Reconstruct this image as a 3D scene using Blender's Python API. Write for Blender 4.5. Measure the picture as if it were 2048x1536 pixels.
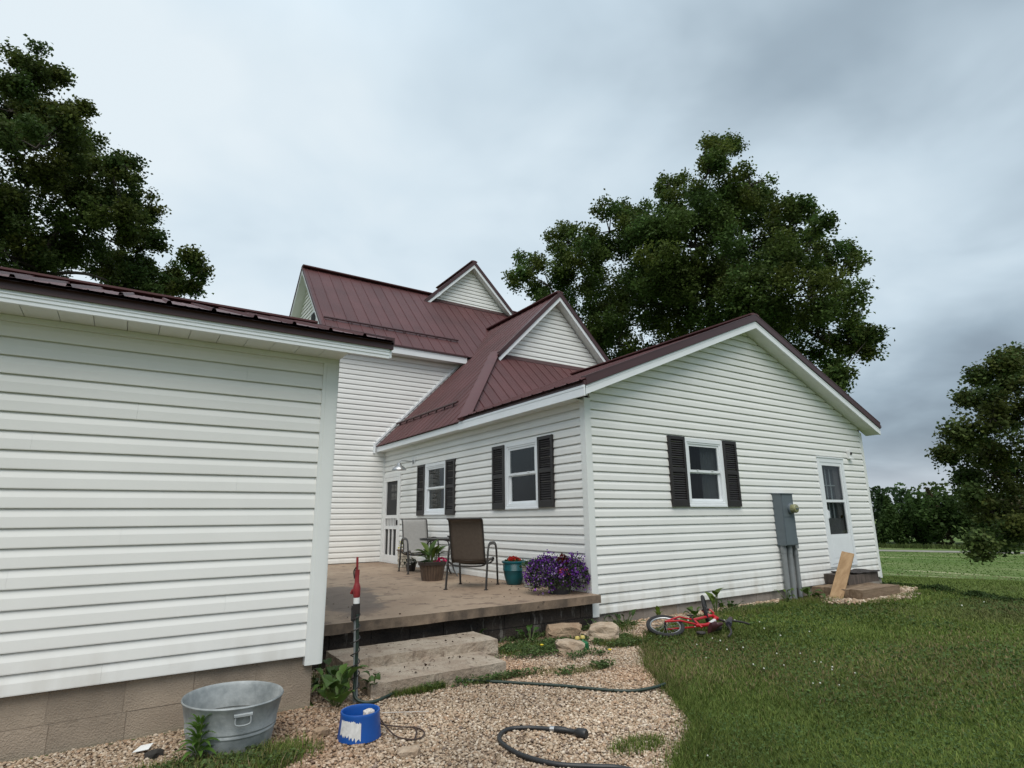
import bpy, bmesh, math, random
import numpy as np
from mathutils import Vector, Matrix
R = math.radians
random.seed(7)
rng = np.random.default_rng(7)
for o in list(bpy.data.objects):
    bpy.data.objects.remove(o)
sc = bpy.context.scene
COL = sc.collection

# ------------------------------------------------------------------ camera
CAM = Vector((-5.65529, -6.51516, 1.32674))
yaw, pitch, roll = 0.58741848, 0.22979686, -0.0121889
fw = Vector((math.sin(yaw)*math.cos(pitch), math.cos(yaw)*math.cos(pitch), math.sin(pitch)))
rt = Vector((math.cos(yaw), -math.sin(yaw), 0.0))
up = rt.cross(fw)
r2 = rt*math.cos(roll) + up*math.sin(roll)
u2 = -rt*math.sin(roll) + up*math.cos(roll)
cam_data = bpy.data.cameras.new('camera')
cam_data.sensor_width = 36.0
cam_data.lens = 1148.09756/2048*36.0
cam_data.clip_start = 0.05
cam_data.clip_end = 3000
cam = bpy.data.objects.new('camera', cam_data)
COL.objects.link(cam)
cam.matrix_world = Matrix(((r2.x, u2.x, -fw.x, CAM.x), (r2.y, u2.y, -fw.y, CAM.y), (r2.z, u2.z, -fw.z, CAM.z), (0, 0, 0, 1)))
sc.camera = cam

# ------------------------------------------------------------------ light
SUN_EL, SUN_AZ = R(58), R(212)          # azimuth clockwise from +Y
sc.view_settings.view_transform = 'Standard'
sc.view_settings.look = 'None'
sc.view_settings.gamma = 1.0
sc.view_settings.use_curve_mapping = False
sc.view_settings.exposure = 0.68
sc.cycles.use_denoising = True
sc.cycles.max_bounces = 6
sc.cycles.transparent_max_bounces = 8
world = bpy.data.worlds.new('World')
sc.world = world
world.use_nodes = True
def build_sky():
    nt = world.node_tree
    nt.nodes.clear()
    N, L = nt.nodes.new, nt.links.new
    out = N('ShaderNodeOutputWorld')
    bg = N('ShaderNodeBackground')
    L(bg.outputs[0], out.inputs[0])
    tc = N('ShaderNodeTexCoord')
    sep = N('ShaderNodeSeparateXYZ')
    L(tc.outputs['Generated'], sep.inputs[0])
    def math_(op, a, b=None, c=None, clamp=False):
        n = N('ShaderNodeMath'); n.operation = op; n.use_clamp = clamp
        for i, v in enumerate((a, b, c)):
            if v is None: continue
            if isinstance(v, (int, float)): n.inputs[i].default_value = v
            else: L(v, n.inputs[i])
        return n.outputs[0]
    def ss(v, a, b, lo=0.0, hi=1.0):
        n = N('ShaderNodeMapRange'); n.interpolation_type = 'SMOOTHSTEP'
        L(v, n.inputs[0])
        for i, x in zip((1, 2, 3, 4), (a, b, lo, hi)): n.inputs[i].default_value = x
        return n.outputs[0]
    def mixc(f, a, b, mode='MIX'):
        n = N('ShaderNodeMix'); n.data_type = 'RGBA'; n.blend_type = mode
        if isinstance(f, (int, float)): n.inputs[0].default_value = f
        else: L(f, n.inputs[0])
        for i, v in ((6, a), (7, b)):
            if isinstance(v, tuple): n.inputs[i].default_value = (*v, 1)
            else: L(v, n.inputs[i])
        return n.outputs[2]
    z = sep.outputs[2]
    zc = math_('MAXIMUM', z, 0.0)
    # a cloud deck: project the direction on a plane overhead
    den = math_('ADD', zc, 0.30)
    comb = N('ShaderNodeCombineXYZ')
    L(math_('DIVIDE', sep.outputs[0], den), comb.inputs[0])
    L(math_('DIVIDE', sep.outputs[1], den), comb.inputs[1])
    def noise(scale, detail, rough, off, dist=0.0, st=(1, 1, 1), rotz=0.0):
        mp = N('ShaderNodeMapping')
        mp.inputs['Location'].default_value = off
        mp.inputs['Scale'].default_value = st
        mp.inputs['Rotation'].default_value = (0, 0, rotz)
        L(comb.outputs[0], mp.inputs[0])
        n = N('ShaderNodeTexNoise')
        n.inputs['Scale'].default_value = scale
        n.inputs['Detail'].default_value = min(detail, 4)
        n.inputs['Roughness'].default_value = rough
        n.inputs['Distortion'].default_value = dist
        L(mp.outputs[0], n.inputs[0])
        return n.outputs[0]
    n1 = noise(1.05, 5, 0.5, (1.9, 8.1, 3), 0.25, (1.0, 0.95, 1), 0.5)
    n2 = noise(3.0, 6, 0.50, (7.3, 2.2, 4), 0.25, (1.0, 1.0, 1), 0.4)
    n3 = noise(0.30, 3, 0.5, (0.4, 5.2, 2))
    # the overcast is thinner towards the north-west (left of the house), heavier to the east
    hx = math_('MULTIPLY', sep.outputs[0], math.sin(R(2)))
    hy = math_('MULTIPLY', sep.outputs[1], math.cos(R(2)))
    side = math_('ADD', hx, hy)
    thin = ss(side, 0.18, 0.98)
    v = math_('MULTIPLY', thin, 0.52)
    v = math_('ADD', v, math_('MULTIPLY', math_('SUBTRACT', n1, 0.5), 0.95))
    v = math_('ADD', v, math_('MULTIPLY', math_('SUBTRACT', n2, 0.5), 0.66))
    v = math_('ADD', v, math_('MULTIPLY', math_('SUBTRACT', n3, 0.5), 0.5))
    v = math_('ADD', v, 0.44)
    # heavy bank low over the horizon in the east, paler strip beneath it
    east = ss(side, 0.75, 0.30)
    bank = math_('MULTIPLY', ss(z, 0.36, 0.14), ss(z, 0.045, 0.10))
    v = math_('SUBTRACT', v, math_('MULTIPLY', math_('MULTIPLY', bank, east), 0.30))
    ramp = N('ShaderNodeValToRGB')
    cr = ramp.color_ramp
    cr.elements[0].position = 0.0
    cr.elements[0].color = (0.140, 0.176, 0.214, 1)
    cr.elements[1].position = 1.0
    cr.elements[1].color = (0.530, 0.590, 0.625, 1)
    e = cr.elements.new(0.30); e.color = (0.240, 0.300, 0.350, 1)
    e = cr.elements.new(0.60); e.color = (0.385, 0.462, 0.518, 1)
    e = cr.elements.new(0.80); e.color = (0.465, 0.540, 0.590, 1)
    L(v, ramp.inputs[0])
    col = ramp.outputs[0]
    low = math_('MULTIPLY', ss(z, 0.12, 0.02), 0.65)
    col = mixc(low, col, (0.30, 0.315, 0.350))
    # overcast skies are brighter overhead than at the horizon
    zen = ss(z, 0.62, 1.0, 1.0, 1.60)
    cm = N('ShaderNodeVectorMath'); cm.operation = 'SCALE'
    L(col, cm.inputs[0]); L(zen, cm.inputs[3])
    sky = N('ShaderNodeTexSky')
    sky.sky_type = 'NISHITA'
    sky.sun_disc = False
    sky.sun_elevation = SUN_EL
    sky.sun_rotation = SUN_AZ
    sky.air_density = 1.0
    sky.dust_density = 3.0
    sk = N('ShaderNodeVectorMath'); sk.operation = 'SCALE'
    L(sky.outputs[0], sk.inputs[0]); sk.inputs[3].default_value = 0.06
    fin = mixc(0.10, cm.outputs[0], sk.outputs[0])
    L(fin, bg.inputs[0])
    bg.inputs[1].default_value = 1.0
build_sky()
sun_data = bpy.data.lights.new('sun', 'SUN')
sun_data.energy = 1.5
sun_data.angle = R(50)
sun_data.color = (1.0, 0.935, 0.84)
sun = bpy.data.objects.new('sun', sun_data)
COL.objects.link(sun)
sd = Vector((math.sin(SUN_AZ)*math.cos(SUN_EL), math.cos(SUN_AZ)*math.cos(SUN_EL), math.sin(SUN_EL)))
sun.rotation_euler = sd.to_track_quat('Z', 'Y').to_euler()

# ------------------------------------------------------------------ materials
MATS = {}
def mat(name, col, rough=0.6, var=0.0, vscale=4.0, col2=None, bump=0.0, bscale=40.0, spec=0.5, metal=0.0,
        attr=None, stretch=(1, 1, 1), object_rand=0.0, lo=0.35, hi=0.65, detail=5.0, sheen=0.0, trans=0.0):
    """procedural principled material: base colour broken up by noise, optional bump, optional per-vertex tint."""
    if name in MATS: return MATS[name]
    m = bpy.data.materials.new(name)
    m.use_nodes = True
    nt = m.node_tree
    b = nt.nodes['Principled BSDF']
    N, L = nt.nodes.new, nt.links.new
    b.inputs['Roughness'].default_value = rough
    b.inputs['Specular IOR Level'].default_value = spec
    b.inputs['Metallic'].default_value = metal
    if trans: b.inputs['Transmission Weight'].default_value = trans
    tc = N('ShaderNodeTexCoord')
    mp = N('ShaderNodeMapping')
    mp.inputs['Scale'].default_value = stretch
    geo = N('ShaderNodeNewGeometry')
    L(geo.outputs['Position'], mp.inputs[0])
    c = None
    if col2 is None:
        col2 = tuple(min(1, x*(1+var)) for x in col); colA = tuple(x*(1-var) for x in col)
    else:
        colA = col
    n = N('ShaderNodeTexNoise')
    n.inputs['Scale'].default_value = vscale
    n.inputs['Detail'].default_value = detail
    n.inputs['Roughness'].default_value = 0.6
    L(mp.outputs[0], n.inputs[0])
    mr = N('ShaderNodeMapRange'); mr.inputs[1].default_value = lo; mr.inputs[2].default_value = hi
    L(n.outputs[0], mr.inputs[0])
    mx = N('ShaderNodeMix'); mx.data_type = 'RGBA'
    L(mr.outputs[0], mx.inputs[0])
    mx.inputs[6].default_value = (*colA, 1); mx.inputs[7].default_value = (*col2, 1)
    c = mx.outputs[2]
    if object_rand:
        oi = N('ShaderNodeObjectInfo')
        m2 = N('ShaderNodeMapRange'); m2.inputs[3].default_value = 1-object_rand; m2.inputs[4].default_value = 1+object_rand
        L(oi.outputs['Random'], m2.inputs[0])
        vm = N('ShaderNodeVectorMath'); vm.operation = 'SCALE'
        L(c, vm.inputs[0]); L(m2.outputs[0], vm.inputs[3]); c = vm.outputs[0]
    if attr:
        a = N('ShaderNodeAttribute'); a.attribute_name = attr
        m3 = N('ShaderNodeMix'); m3.data_type = 'RGBA'; m3.blend_type = 'MULTIPLY'; m3.inputs[0].default_value = 1
        L(c, m3.inputs[6]); L(a.outputs['Color'], m3.inputs[7]); c = m3.outputs[2]
    L(c, b.inputs['Base Color'])
    if bump:
        n2 = N('ShaderNodeTexNoise'); n2.inputs['Scale'].default_value = bscale; n2.inputs['Detail'].default_value = 6
        L(mp.outputs[0], n2.inputs[0])
        bp = N('ShaderNodeBump'); bp.inputs['Strength'].default_value = bump; bp.inputs['Distance'].default_value = 0.02
        L(n2.outputs[0], bp.inputs['Height']); L(bp.outputs[0], b.inputs['Normal'])
    MATS[name] = m
    return m
def leaf_mat(name, col, var=0.35, rough=0.5, transl=0.25, spec=0.3):
    """leaf: diffuse + translucent, tinted per vertex"""
    if name in MATS: return MATS[name]
    m = bpy.data.materials.new(name); m.use_nodes = True
    nt = m.node_tree; b = nt.nodes['Principled BSDF']; out = nt.nodes['Material Output']
    N, L = nt.nodes.new, nt.links.new
    a = N('ShaderNodeAttribute'); a.attribute_name = 'tint'
    mx = N('ShaderNodeMix'); mx.data_type = 'RGBA'; mx.blend_type = 'MULTIPLY'; mx.inputs[0].default_value = 1
    mx.inputs[6].default_value = (*col, 1); L(a.outputs['Color'], mx.inputs[7])
    L(mx.outputs[2], b.inputs['Base Color'])
    b.inputs['Roughness'].default_value = rough
    b.inputs['Specular IOR Level'].default_value = spec
    t = N('ShaderNodeBsdfTranslucent'); L(mx.outputs[2], t.inputs[0])
    ms = N('ShaderNodeMixShader'); ms.inputs[0].default_value = transl
    L(b.outputs[0], ms.inputs[1]); L(t.outputs[0], ms.inputs[2]); L(ms.outputs[0], out.inputs[0])
    MATS[name] = m
    return m
def glass_mat(name, tint=(0.68, 0.71, 0.72), rough=0.02, refl=1.33):
    if name in MATS: return MATS[name]
    m = bpy.data.materials.new(name); m.use_nodes = True
    nt = m.node_tree; nt.nodes.clear(); N, L = nt.nodes.new, nt.links.new
    out = N('ShaderNodeOutputMaterial'); tr = N('ShaderNodeBsdfTransparent'); gl = N('ShaderNodeBsdfGlossy')
    tr.inputs[0].default_value = (*tint, 1); gl.inputs[1].default_value = rough
    fr = N('ShaderNodeFresnel'); ge = N('ShaderNodeNewGeometry'); mi = N('ShaderNodeMix'); mi.inputs[2].default_value = refl; mi.inputs[3].default_value = 1/refl
    L(ge.outputs['Backfacing'], mi.inputs[0]); L(mi.outputs[0], fr.inputs[0])
    ms = N('ShaderNodeMixShader'); L(fr.outputs[0], ms.inputs[0]); L(tr.outputs[0], ms.inputs[1]); L(gl.outputs[0], ms.inputs[2])
    L(ms.outputs[0], out.inputs[0])
    MATS[name] = m
    return m

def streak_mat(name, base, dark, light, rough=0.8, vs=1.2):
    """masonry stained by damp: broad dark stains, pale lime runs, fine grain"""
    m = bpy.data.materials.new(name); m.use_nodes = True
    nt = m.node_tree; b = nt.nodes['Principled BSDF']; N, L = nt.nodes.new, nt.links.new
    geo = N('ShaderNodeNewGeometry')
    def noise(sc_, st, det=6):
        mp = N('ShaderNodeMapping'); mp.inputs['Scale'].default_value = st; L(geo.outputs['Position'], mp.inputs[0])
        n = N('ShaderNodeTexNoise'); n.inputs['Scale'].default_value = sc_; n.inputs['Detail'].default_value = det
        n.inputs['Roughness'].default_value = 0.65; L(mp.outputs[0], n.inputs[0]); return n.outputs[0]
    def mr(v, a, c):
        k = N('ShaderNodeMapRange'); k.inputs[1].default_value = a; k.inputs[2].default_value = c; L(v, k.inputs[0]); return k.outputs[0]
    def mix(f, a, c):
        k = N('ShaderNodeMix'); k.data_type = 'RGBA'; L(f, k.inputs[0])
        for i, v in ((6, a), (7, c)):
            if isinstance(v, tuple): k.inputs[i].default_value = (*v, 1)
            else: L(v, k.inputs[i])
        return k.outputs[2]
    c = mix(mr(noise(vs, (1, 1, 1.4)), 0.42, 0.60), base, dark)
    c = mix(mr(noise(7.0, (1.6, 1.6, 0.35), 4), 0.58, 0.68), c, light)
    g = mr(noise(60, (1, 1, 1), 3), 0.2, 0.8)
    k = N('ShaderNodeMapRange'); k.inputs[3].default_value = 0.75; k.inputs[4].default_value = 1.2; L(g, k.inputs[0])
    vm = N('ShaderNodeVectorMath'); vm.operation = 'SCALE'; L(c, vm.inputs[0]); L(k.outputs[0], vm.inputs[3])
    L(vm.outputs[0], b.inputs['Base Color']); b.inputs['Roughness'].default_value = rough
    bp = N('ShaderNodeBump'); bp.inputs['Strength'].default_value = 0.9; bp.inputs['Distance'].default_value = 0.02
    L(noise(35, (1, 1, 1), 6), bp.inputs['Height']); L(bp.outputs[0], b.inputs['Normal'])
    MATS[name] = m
    return m

M_SIDING = mat('white_vinyl_siding', (0.785, 0.785, 0.765), 0.45, vscale=0.8, col2=(0.845, 0.845, 0.825), bump=0.10, bscale=1.6, object_rand=0.010)
def splash(m):
    nt = m.node_tree; b = nt.nodes['Principled BSDF']; N, L = nt.nodes.new, nt.links.new
    src = b.inputs['Base Color'].links[0].from_socket
    geo = N('ShaderNodeNewGeometry'); sep = N('ShaderNodeSeparateXYZ'); L(geo.outputs['Position'], sep.inputs[0])
    mp = N('ShaderNodeMapping'); mp.inputs['Scale'].default_value = (3, 3, 0.8); L(geo.outputs['Position'], mp.inputs[0])
    n = N('ShaderNodeTexNoise'); n.inputs['Scale'].default_value = 2.0; n.inputs['Detail'].default_value = 6; L(mp.outputs[0], n.inputs[0])
    r1 = N('ShaderNodeMapRange'); r1.inputs[1].default_value = 0.55; r1.inputs[2].default_value = -0.05; r1.inputs[4].default_value = 0.55; L(sep.outputs[2], r1.inputs[0])
    r2 = N('ShaderNodeMapRange'); r2.inputs[1].default_value = 0.42; r2.inputs[2].default_value = 0.70; L(n.outputs[0], r2.inputs[0])
    mu = N('ShaderNodeMath'); mu.operation = 'MULTIPLY'; L(r1.outputs[0], mu.inputs[0]); L(r2.outputs[0], mu.inputs[1])
    mx = N('ShaderNodeMix'); mx.data_type = 'RGBA'; L(mu.outputs[0], mx.inputs[0]); L(src, mx.inputs[6]); mx.inputs[7].default_value = (0.42, 0.37, 0.29, 1)
    L(mx.outputs[2], b.inputs['Base Color'])
splash(M_SIDING)
M_TRIM = mat('white_trim', (0.80, 0.83, 0.86), 0.38, 0.02, 3)
M_POST = mat('corner_post_vinyl', (0.77, 0.79, 0.78), 0.45, 0.02, 3)
M_SOFFIT = mat('soffit_vinyl', (0.72, 0.74, 0.71), 0.5, 0.03, 3)
M_ROOF = mat('maroon_roof_steel', (0.086, 0.031, 0.032), 0.50, 0.14, 1.1, spec=0.38, object_rand=0.09)
M_ROOFTRIM = mat('maroon_trim_steel', (0.062, 0.026, 0.027), 0.40, 0.08, 1.5)
M_DARKGAP = mat('foam_closure', (0.02, 0.016, 0.016), 0.9, 0.1)
M_BLOCK = mat('tan_block', (0.345, 0.280, 0.218), 0.9, 0.16, 2.5, bump=0.5, bscale=90, object_rand=0.09)
M_BLOCKG = mat('grey_block', (0.30, 0.262, 0.232), 0.9, 0.2, 3.0, bump=0.5, bscale=90, object_rand=0.09)
M_MORTAR = mat('mortar', (0.33, 0.27, 0.215), 0.95, 0.12, 8)
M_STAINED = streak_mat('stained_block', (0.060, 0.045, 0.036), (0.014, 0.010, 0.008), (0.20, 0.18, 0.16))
M_BLACK = mat('dark_brown_shutter', (0.022, 0.018, 0.018), 0.5, 0.12, 6)
M_GLASS = glass_mat('window_glass')
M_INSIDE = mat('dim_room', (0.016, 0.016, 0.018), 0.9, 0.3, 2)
M_CURTAIN = mat('sheer_curtain', (0.16, 0.165, 0.165), 0.9, 0.1, 5)
M_WHITE = mat('white_paint', (0.78, 0.79, 0.79), 0.45, 0.03, 6)
M_SCREEN = mat('insect_screen', (0.030, 0.031, 0.033), 0.8, 0.1, 20)
M_METERGREY = mat('grey_enamel', (0.115, 0.140, 0.160), 0.45, 0.06, 4)
M_PIPE = mat('grey_conduit', (0.22, 0.235, 0.245), 0.5, 0.08, 6)
M_CONC = None

# ------------------------------------------------------------------ mesh helpers
def tag(o, label=None, cat=None, group=None, kind=None):
    if label: o['label'] = label
    if cat: o['category'] = cat
    if group: o['group'] = group
    if kind: o['kind'] = kind
    return o
def empty(name, loc=(0, 0, 0), rz=0.0, label=None, cat=None, group=None, parent=None):
    o = bpy.data.objects.new(name, None)
    COL.objects.link(o)
    o.location = loc; o.rotation_euler = (0, 0, rz)
    o.empty_display_size = 0.1
    if parent is not None: o.parent = parent
    return tag(o, label, cat, group)
class MB:
    def __init__(s): s.v = []; s.f = []
    def add(s, vs, fs):
        b = len(s.v); s.v += [tuple(p) for p in vs]; s.f += [tuple(i+b for i in f) for f in fs]; return s
    def box(s, x0, x1, y0, y1, z0, z1):
        v = [(x, y, z) for z in (z0, z1) for y in (y0, y1) for x in (x0, x1)]
        return s.add(v, [(0, 2, 3, 1), (4, 5, 7, 6), (0, 1, 5, 4), (2, 6, 7, 3), (0, 4, 6, 2), (1, 3, 7, 5)])
    def hexa(s, p):   # 8 points: bottom 4 ccw, top 4 ccw
        return s.add(p, [(3, 2, 1, 0), (4, 5, 6, 7), (0, 1, 5, 4), (1, 2, 6, 5), (2, 3, 7, 6), (3, 0, 4, 7)])
    def prism(s, poly, d):   # poly: list of 3D points, d: extrusion vector
        n = len(poly); d = Vector(d)
        v = [Vector(p) for p in poly] + [Vector(p)+d for p in poly]
        f = [tuple(range(n))[::-1], tuple(range(n, 2*n))] + [(i, (i+1) % n, n+(i+1) % n, n+i) for i in range(n)]
        return s.add(v, f)
    def tube(s, pts, r, n=8, cap=True, flat=None):
        """sweep a circle (or flat=(w,h) rectangle-ish ellipse) along pts; r number or list"""
        pts = [Vector(p) for p in pts]; m = len(pts)
        rs = r if isinstance(r, (list, tuple)) else [r]*m
        t0 = (pts[1]-pts[0]).normalized()
        ref = Vector((0, 0, 1)) if abs(t0.z) < 0.9 else Vector((1, 0, 0))
        a = t0.cross(ref).normalized()
        V = []; prev = t0
        for i, p in enumerate(pts):
            t = (pts[min(i+1, m-1)]-pts[max(i-1, 0)])
            t = t.normalized() if t.length > 1e-9 else prev
            ax = prev.cross(t)
            if ax.length > 1e-6:
                a = Matrix.Rotation(prev.angle(t), 3, ax.normalized()) @ a
            prev = t
            b = t.cross(a).normalized()
            for k in range(n):
                an = 2*math.pi*(k+0.5)/n
                ca, sa = math.cos(an), math.sin(an)
                V.append(p + a*ca*rs[i]*(flat[0] if flat else 1) + b*sa*rs[i]*(flat[1] if flat else 1))
        F = [(i*n+k, i*n+(k+1) % n, (i+1)*n+(k+1) % n, (i+1)*n+k) for i in range(m-1) for k in range(n)]
        if cap: F += [tuple(range(n))[::-1], tuple(range((m-1)*n, m*n))]
        return s.add(V, F)
    def lathe(s, prof, n=24, c=(0, 0, 0), sx=1.0, sy=1.0, close=False):
        V = []
        for (r, z) in prof:
            for k in range(n):
                a = 2*math.pi*k/n
                V.append((c[0]+r*math.cos(a)*sx, c[1]+r*math.sin(a)*sy, c[2]+z))
        m = len(prof)
        F = [(i*n+k, i*n+(k+1) % n, (i+1)*n+(k+1) % n, (i+1)*n+k) for i in range(m-1) for k in range(n)]
        if close: F += [tuple(range(n))[::-1], tuple(range((m-1)*n, m*n))]
        return s.add(V, F)
    def build(s, name, material, parent=None, smooth=False, loc=None, fix=True):
        me = bpy.data.meshes.new(name)
        me.from_pydata(s.v, [], s.f)
        if fix:
            bm = bmesh.new(); bm.from_mesh(me)
            bmesh.ops.recalc_face_normals(bm, faces=bm.faces); bm.to_mesh(me); bm.free()
        if smooth:
            me.polygons.foreach_set('use_smooth', [True]*len(me.polygons))
            try: me.set_sharp_from_angle(angle=R(42))
            except Exception: pass
        me.materials.append(material)
        o = bpy.data.objects.new(name, me)
        COL.objects.link(o)
        if parent is not None: o.parent = parent
        if loc is not None: o.location = loc
        return o
def np_mesh(name, verts, faces, material, parent=None, tint=None, smooth=False, kind=None):
    """large joined mesh from numpy arrays (faces: M x k)"""
    me = bpy.data.meshes.new(name)
    verts = np.asarray(verts, np.float32); faces = np.asarray(faces, np.int32)
    m, k = faces.shape
    me.vertices.add(len(verts)); me.vertices.foreach_set('co', verts.ravel())
    me.loops.add(m*k); me.loops.foreach_set('vertex_index', faces.ravel())
    me.polygons.add(m)
    me.polygons.foreach_set('loop_start', np.arange(0, m*k, k, dtype=np.int32))
    me.polygons.foreach_set('loop_total', np.full(m, k, np.int32))
    if smooth: me.polygons.foreach_set('use_smooth', np.ones(m, bool))
    me.update(calc_edges=True)
    if tint is not None:
        a = me.color_attributes.new('tint', 'FLOAT_COLOR', 'POINT')
        t = np.ones((len(verts), 4), np.float32); t[:, :3] = tint
        a.data.foreach_set('color', t.ravel())
    me.materials.append(material)
    o = bpy.data.objects.new(name, me)
    COL.objects.link(o)
    if parent is not None: o.parent = parent
    if kind: o['kind'] = kind
    return o
def dup(o, parent=None, loc=None, rot=None, scale=None):
    c = o.copy(); COL.objects.link(c)
    if parent is not None: c.parent = parent
    if loc is not None: c.location = loc
    if rot is not None: c.rotation_euler = rot
    if scale is not None: c.scale = scale
    return c
class Frame:
    """wall frame: u along the wall, n outwards, z up"""
    def __init__(s, o, u, n): s.o = Vector(o); s.u = Vector(u); s.n = Vector(n)
    def p(s, u, n, z): return s.o + s.u*u + s.n*n + Vector((0, 0, z))
    def box(s, mb, u0, u1, n0, n1, z0, z1):
        mb.hexa([s.p(u0, n0, z0), s.p(u1, n0, z0), s.p(u1, n1, z0), s.p(u0, n1, z0),
                 s.p(u0, n0, z1), s.p(u1, n0, z1), s.p(u1, n1, z1), s.p(u0, n1, z1)])
        return mb
def smooth_path(pts, n=6):
    """Catmull-Rom through pts"""
    P = [Vector(p) for p in pts]; P = [P[0]*2-P[1]] + P + [P[-1]*2-P[-2]]
    out = []
    for i in range(1, len(P)-2):
        a, b, c, d = P[i-1:i+3]
        for k in range(n):
            t = k/n
            out.append(0.5*((2*b)+(c-a)*t+(2*a-5*b+4*c-d)*t*t+(3*b-a-3*c+d)*t**3))
    out.append(P[-2])
    return out
# ------------------------------------------------------------------ ground, field, road
GZ = -0.17
HILL_AZ = R(68)
HD = Vector((math.sin(HILL_AZ), math.cos(HILL_AZ)))
DROP = 3.25
def ground_z(x, y):
    s = (x-CAM.x)*HD.x + (y-CAM.y)*HD.y
    t = min(1.0, max(0.0, (s-15.0)/30.0))
    return GZ - DROP*t*t*(3-2*t)
def np_ground(x, y):
    s = (x-CAM.x)*HD.x + (y-CAM.y)*HD.y
    t = np.clip((s-15.0)/30.0, 0, 1)
    return GZ - DROP*t*t*(3-2*t)
def grid_sheet(name, xs, ys, m, dz=0.0, kind='structure'):
    X, Y = np.meshgrid(xs, ys)
    V = np.stack([X.ravel(), Y.ravel(), np_ground(X.ravel(), Y.ravel())+dz], 1)
    nx, ny = len(xs), len(ys)
    i = np.arange((ny-1)*(nx-1)); r = i//(nx-1); c = i % (nx-1); a = r*nx+c
    F = np.stack([a, a+1, a+nx+1, a+nx], 1)
    return np_mesh(name, V, F, m, smooth=True, kind=kind)
def lawn_material():
    m = bpy.data.materials.new('lawn'); m.use_nodes = True
    nt = m.node_tree; b = nt.nodes['Principled BSDF']; N, L = nt.nodes.new, nt.links.new
    geo = N('ShaderNodeNewGeometry')
    def noise(s, st=(1, 1, 1), det=5, rot=0.0):
        mp = N('ShaderNodeMapping'); mp.inputs['Scale'].default_value = st; mp.inputs['Rotation'].default_value = (0, 0, rot)
        L(geo.outputs['Position'], mp.inputs[0])
        n = N('ShaderNodeTexNoise'); n.inputs['Scale'].default_value = s; n.inputs['Detail'].default_value = det
        L(mp.outputs[0], n.inputs[0]); return n.outputs[0]
    def mr(v, a, c):
        k = N('ShaderNodeMapRange'); k.inputs[1].default_value = a; k.inputs[2].default_value = c; L(v, k.inputs[0]); return k.outputs[0]
    def mix(f, a, c):
        k = N('ShaderNodeMix'); k.data_type = 'RGBA'; L(f, k.inputs[0])
        for i, v in ((6, a), (7, c)):
            if isinstance(v, tuple): k.inputs[i].default_value = (*v, 1)
            else: L(v, k.inputs[i])
        return k.outputs[2]
    c = mix(mr(noise(0.9), 0.35, 0.65), (0.070, 0.108, 0.026), (0.098, 0.140, 0.034))
    c = mix(mr(noise(0.28, (1, 1, 1), 4), 0.52, 0.68), c, (0.110, 0.098, 0.045))
    c = mix(mr(noise(18.0, (1, 1, 1), 4), 0.50, 0.75), c, (0.034, 0.050, 0.016))
    # mown windrows in the far field: pale dry streaks running across the slope
    st = noise(0.42, (1.0, 0.16, 1), 3, R(66))
    sep = N('ShaderNodeSeparateXYZ'); L(geo.outputs['Position'], sep.inputs[0])
    far = mr(sep.outputs[0], 8.0, 12.0)
    c = mix(far, c, (0.080, 0.130, 0.030))
    k = N('ShaderNodeMath'); k.operation = 'MULTIPLY'; L(mr(st, 0.56, 0.68), k.inputs[0]); L(far, k.inputs[1])
    c = mix(k.outputs[0], c, (0.27, 0.27, 0.15))
    st2 = noise(0.12, (1.0, 0.25, 1), 3, R(66))
    k2 = N('ShaderNodeMath'); k2.operation = 'MULTIPLY'; L(mr(st2, 0.45, 0.60), k2.inputs[0]); L(far, k2.inputs[1])
    c = mix(k2.outputs[0], c, (0.115, 0.155, 0.048))
    L(c, b.inputs['Base Color']); b.inputs['Roughness'].default_value = 0.9
    b.inputs['Specular IOR Level'].default_value = 0.15
    bp = N('ShaderNodeBump'); bp.inputs['Strength'].default_value = 0.6; bp.inputs['Distance'].default_value = 0.05
    L(noise(14, (1, 1, 1), 6), bp.inputs['Height']); L(bp.outputs[0], b.inputs['Normal'])
    return m
M_LAWN = lawn_material()
xs = np.unique(np.concatenate([np.linspace(-30, 40, 71), np.linspace(-600, -30, 20), np.linspace(40, 200, 41), np.linspace(200, 900, 20)]))
ys = np.unique(np.concatenate([np.linspace(-30, 40, 71), np.linspace(-600, -30, 20), np.linspace(40, 200, 41), np.linspace(200, 900, 20)]))
grid_sheet('ground', xs, ys, M_LAWN)
# gravel road far below the house
HP = Vector((-HD.y, HD.x))        # across the slope
def road():
    mb = MB(); n = 60
    for i in range(n):
        t0, t1 = -140+300*i/n, -140+300*(i+1)/n
        q = []
        for (s, t) in ((91.0, t0), (94.8, t0), (94.8, t1), (91.0, t1)):
            x = CAM.x+HD.x*s+HP.x*t; y = CAM.y+HD.y*s+HP.y*t
            q.append((x, y, ground_z(x, y)+0.03))
        mb.add(q, [(0, 1, 2, 3)])
    o = mb.build('road', mat('road_gravel', (0.23, 0.22, 0.19), 0.9, 0.15, 0.6))
    tag(o, kind='structure')
road()

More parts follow.
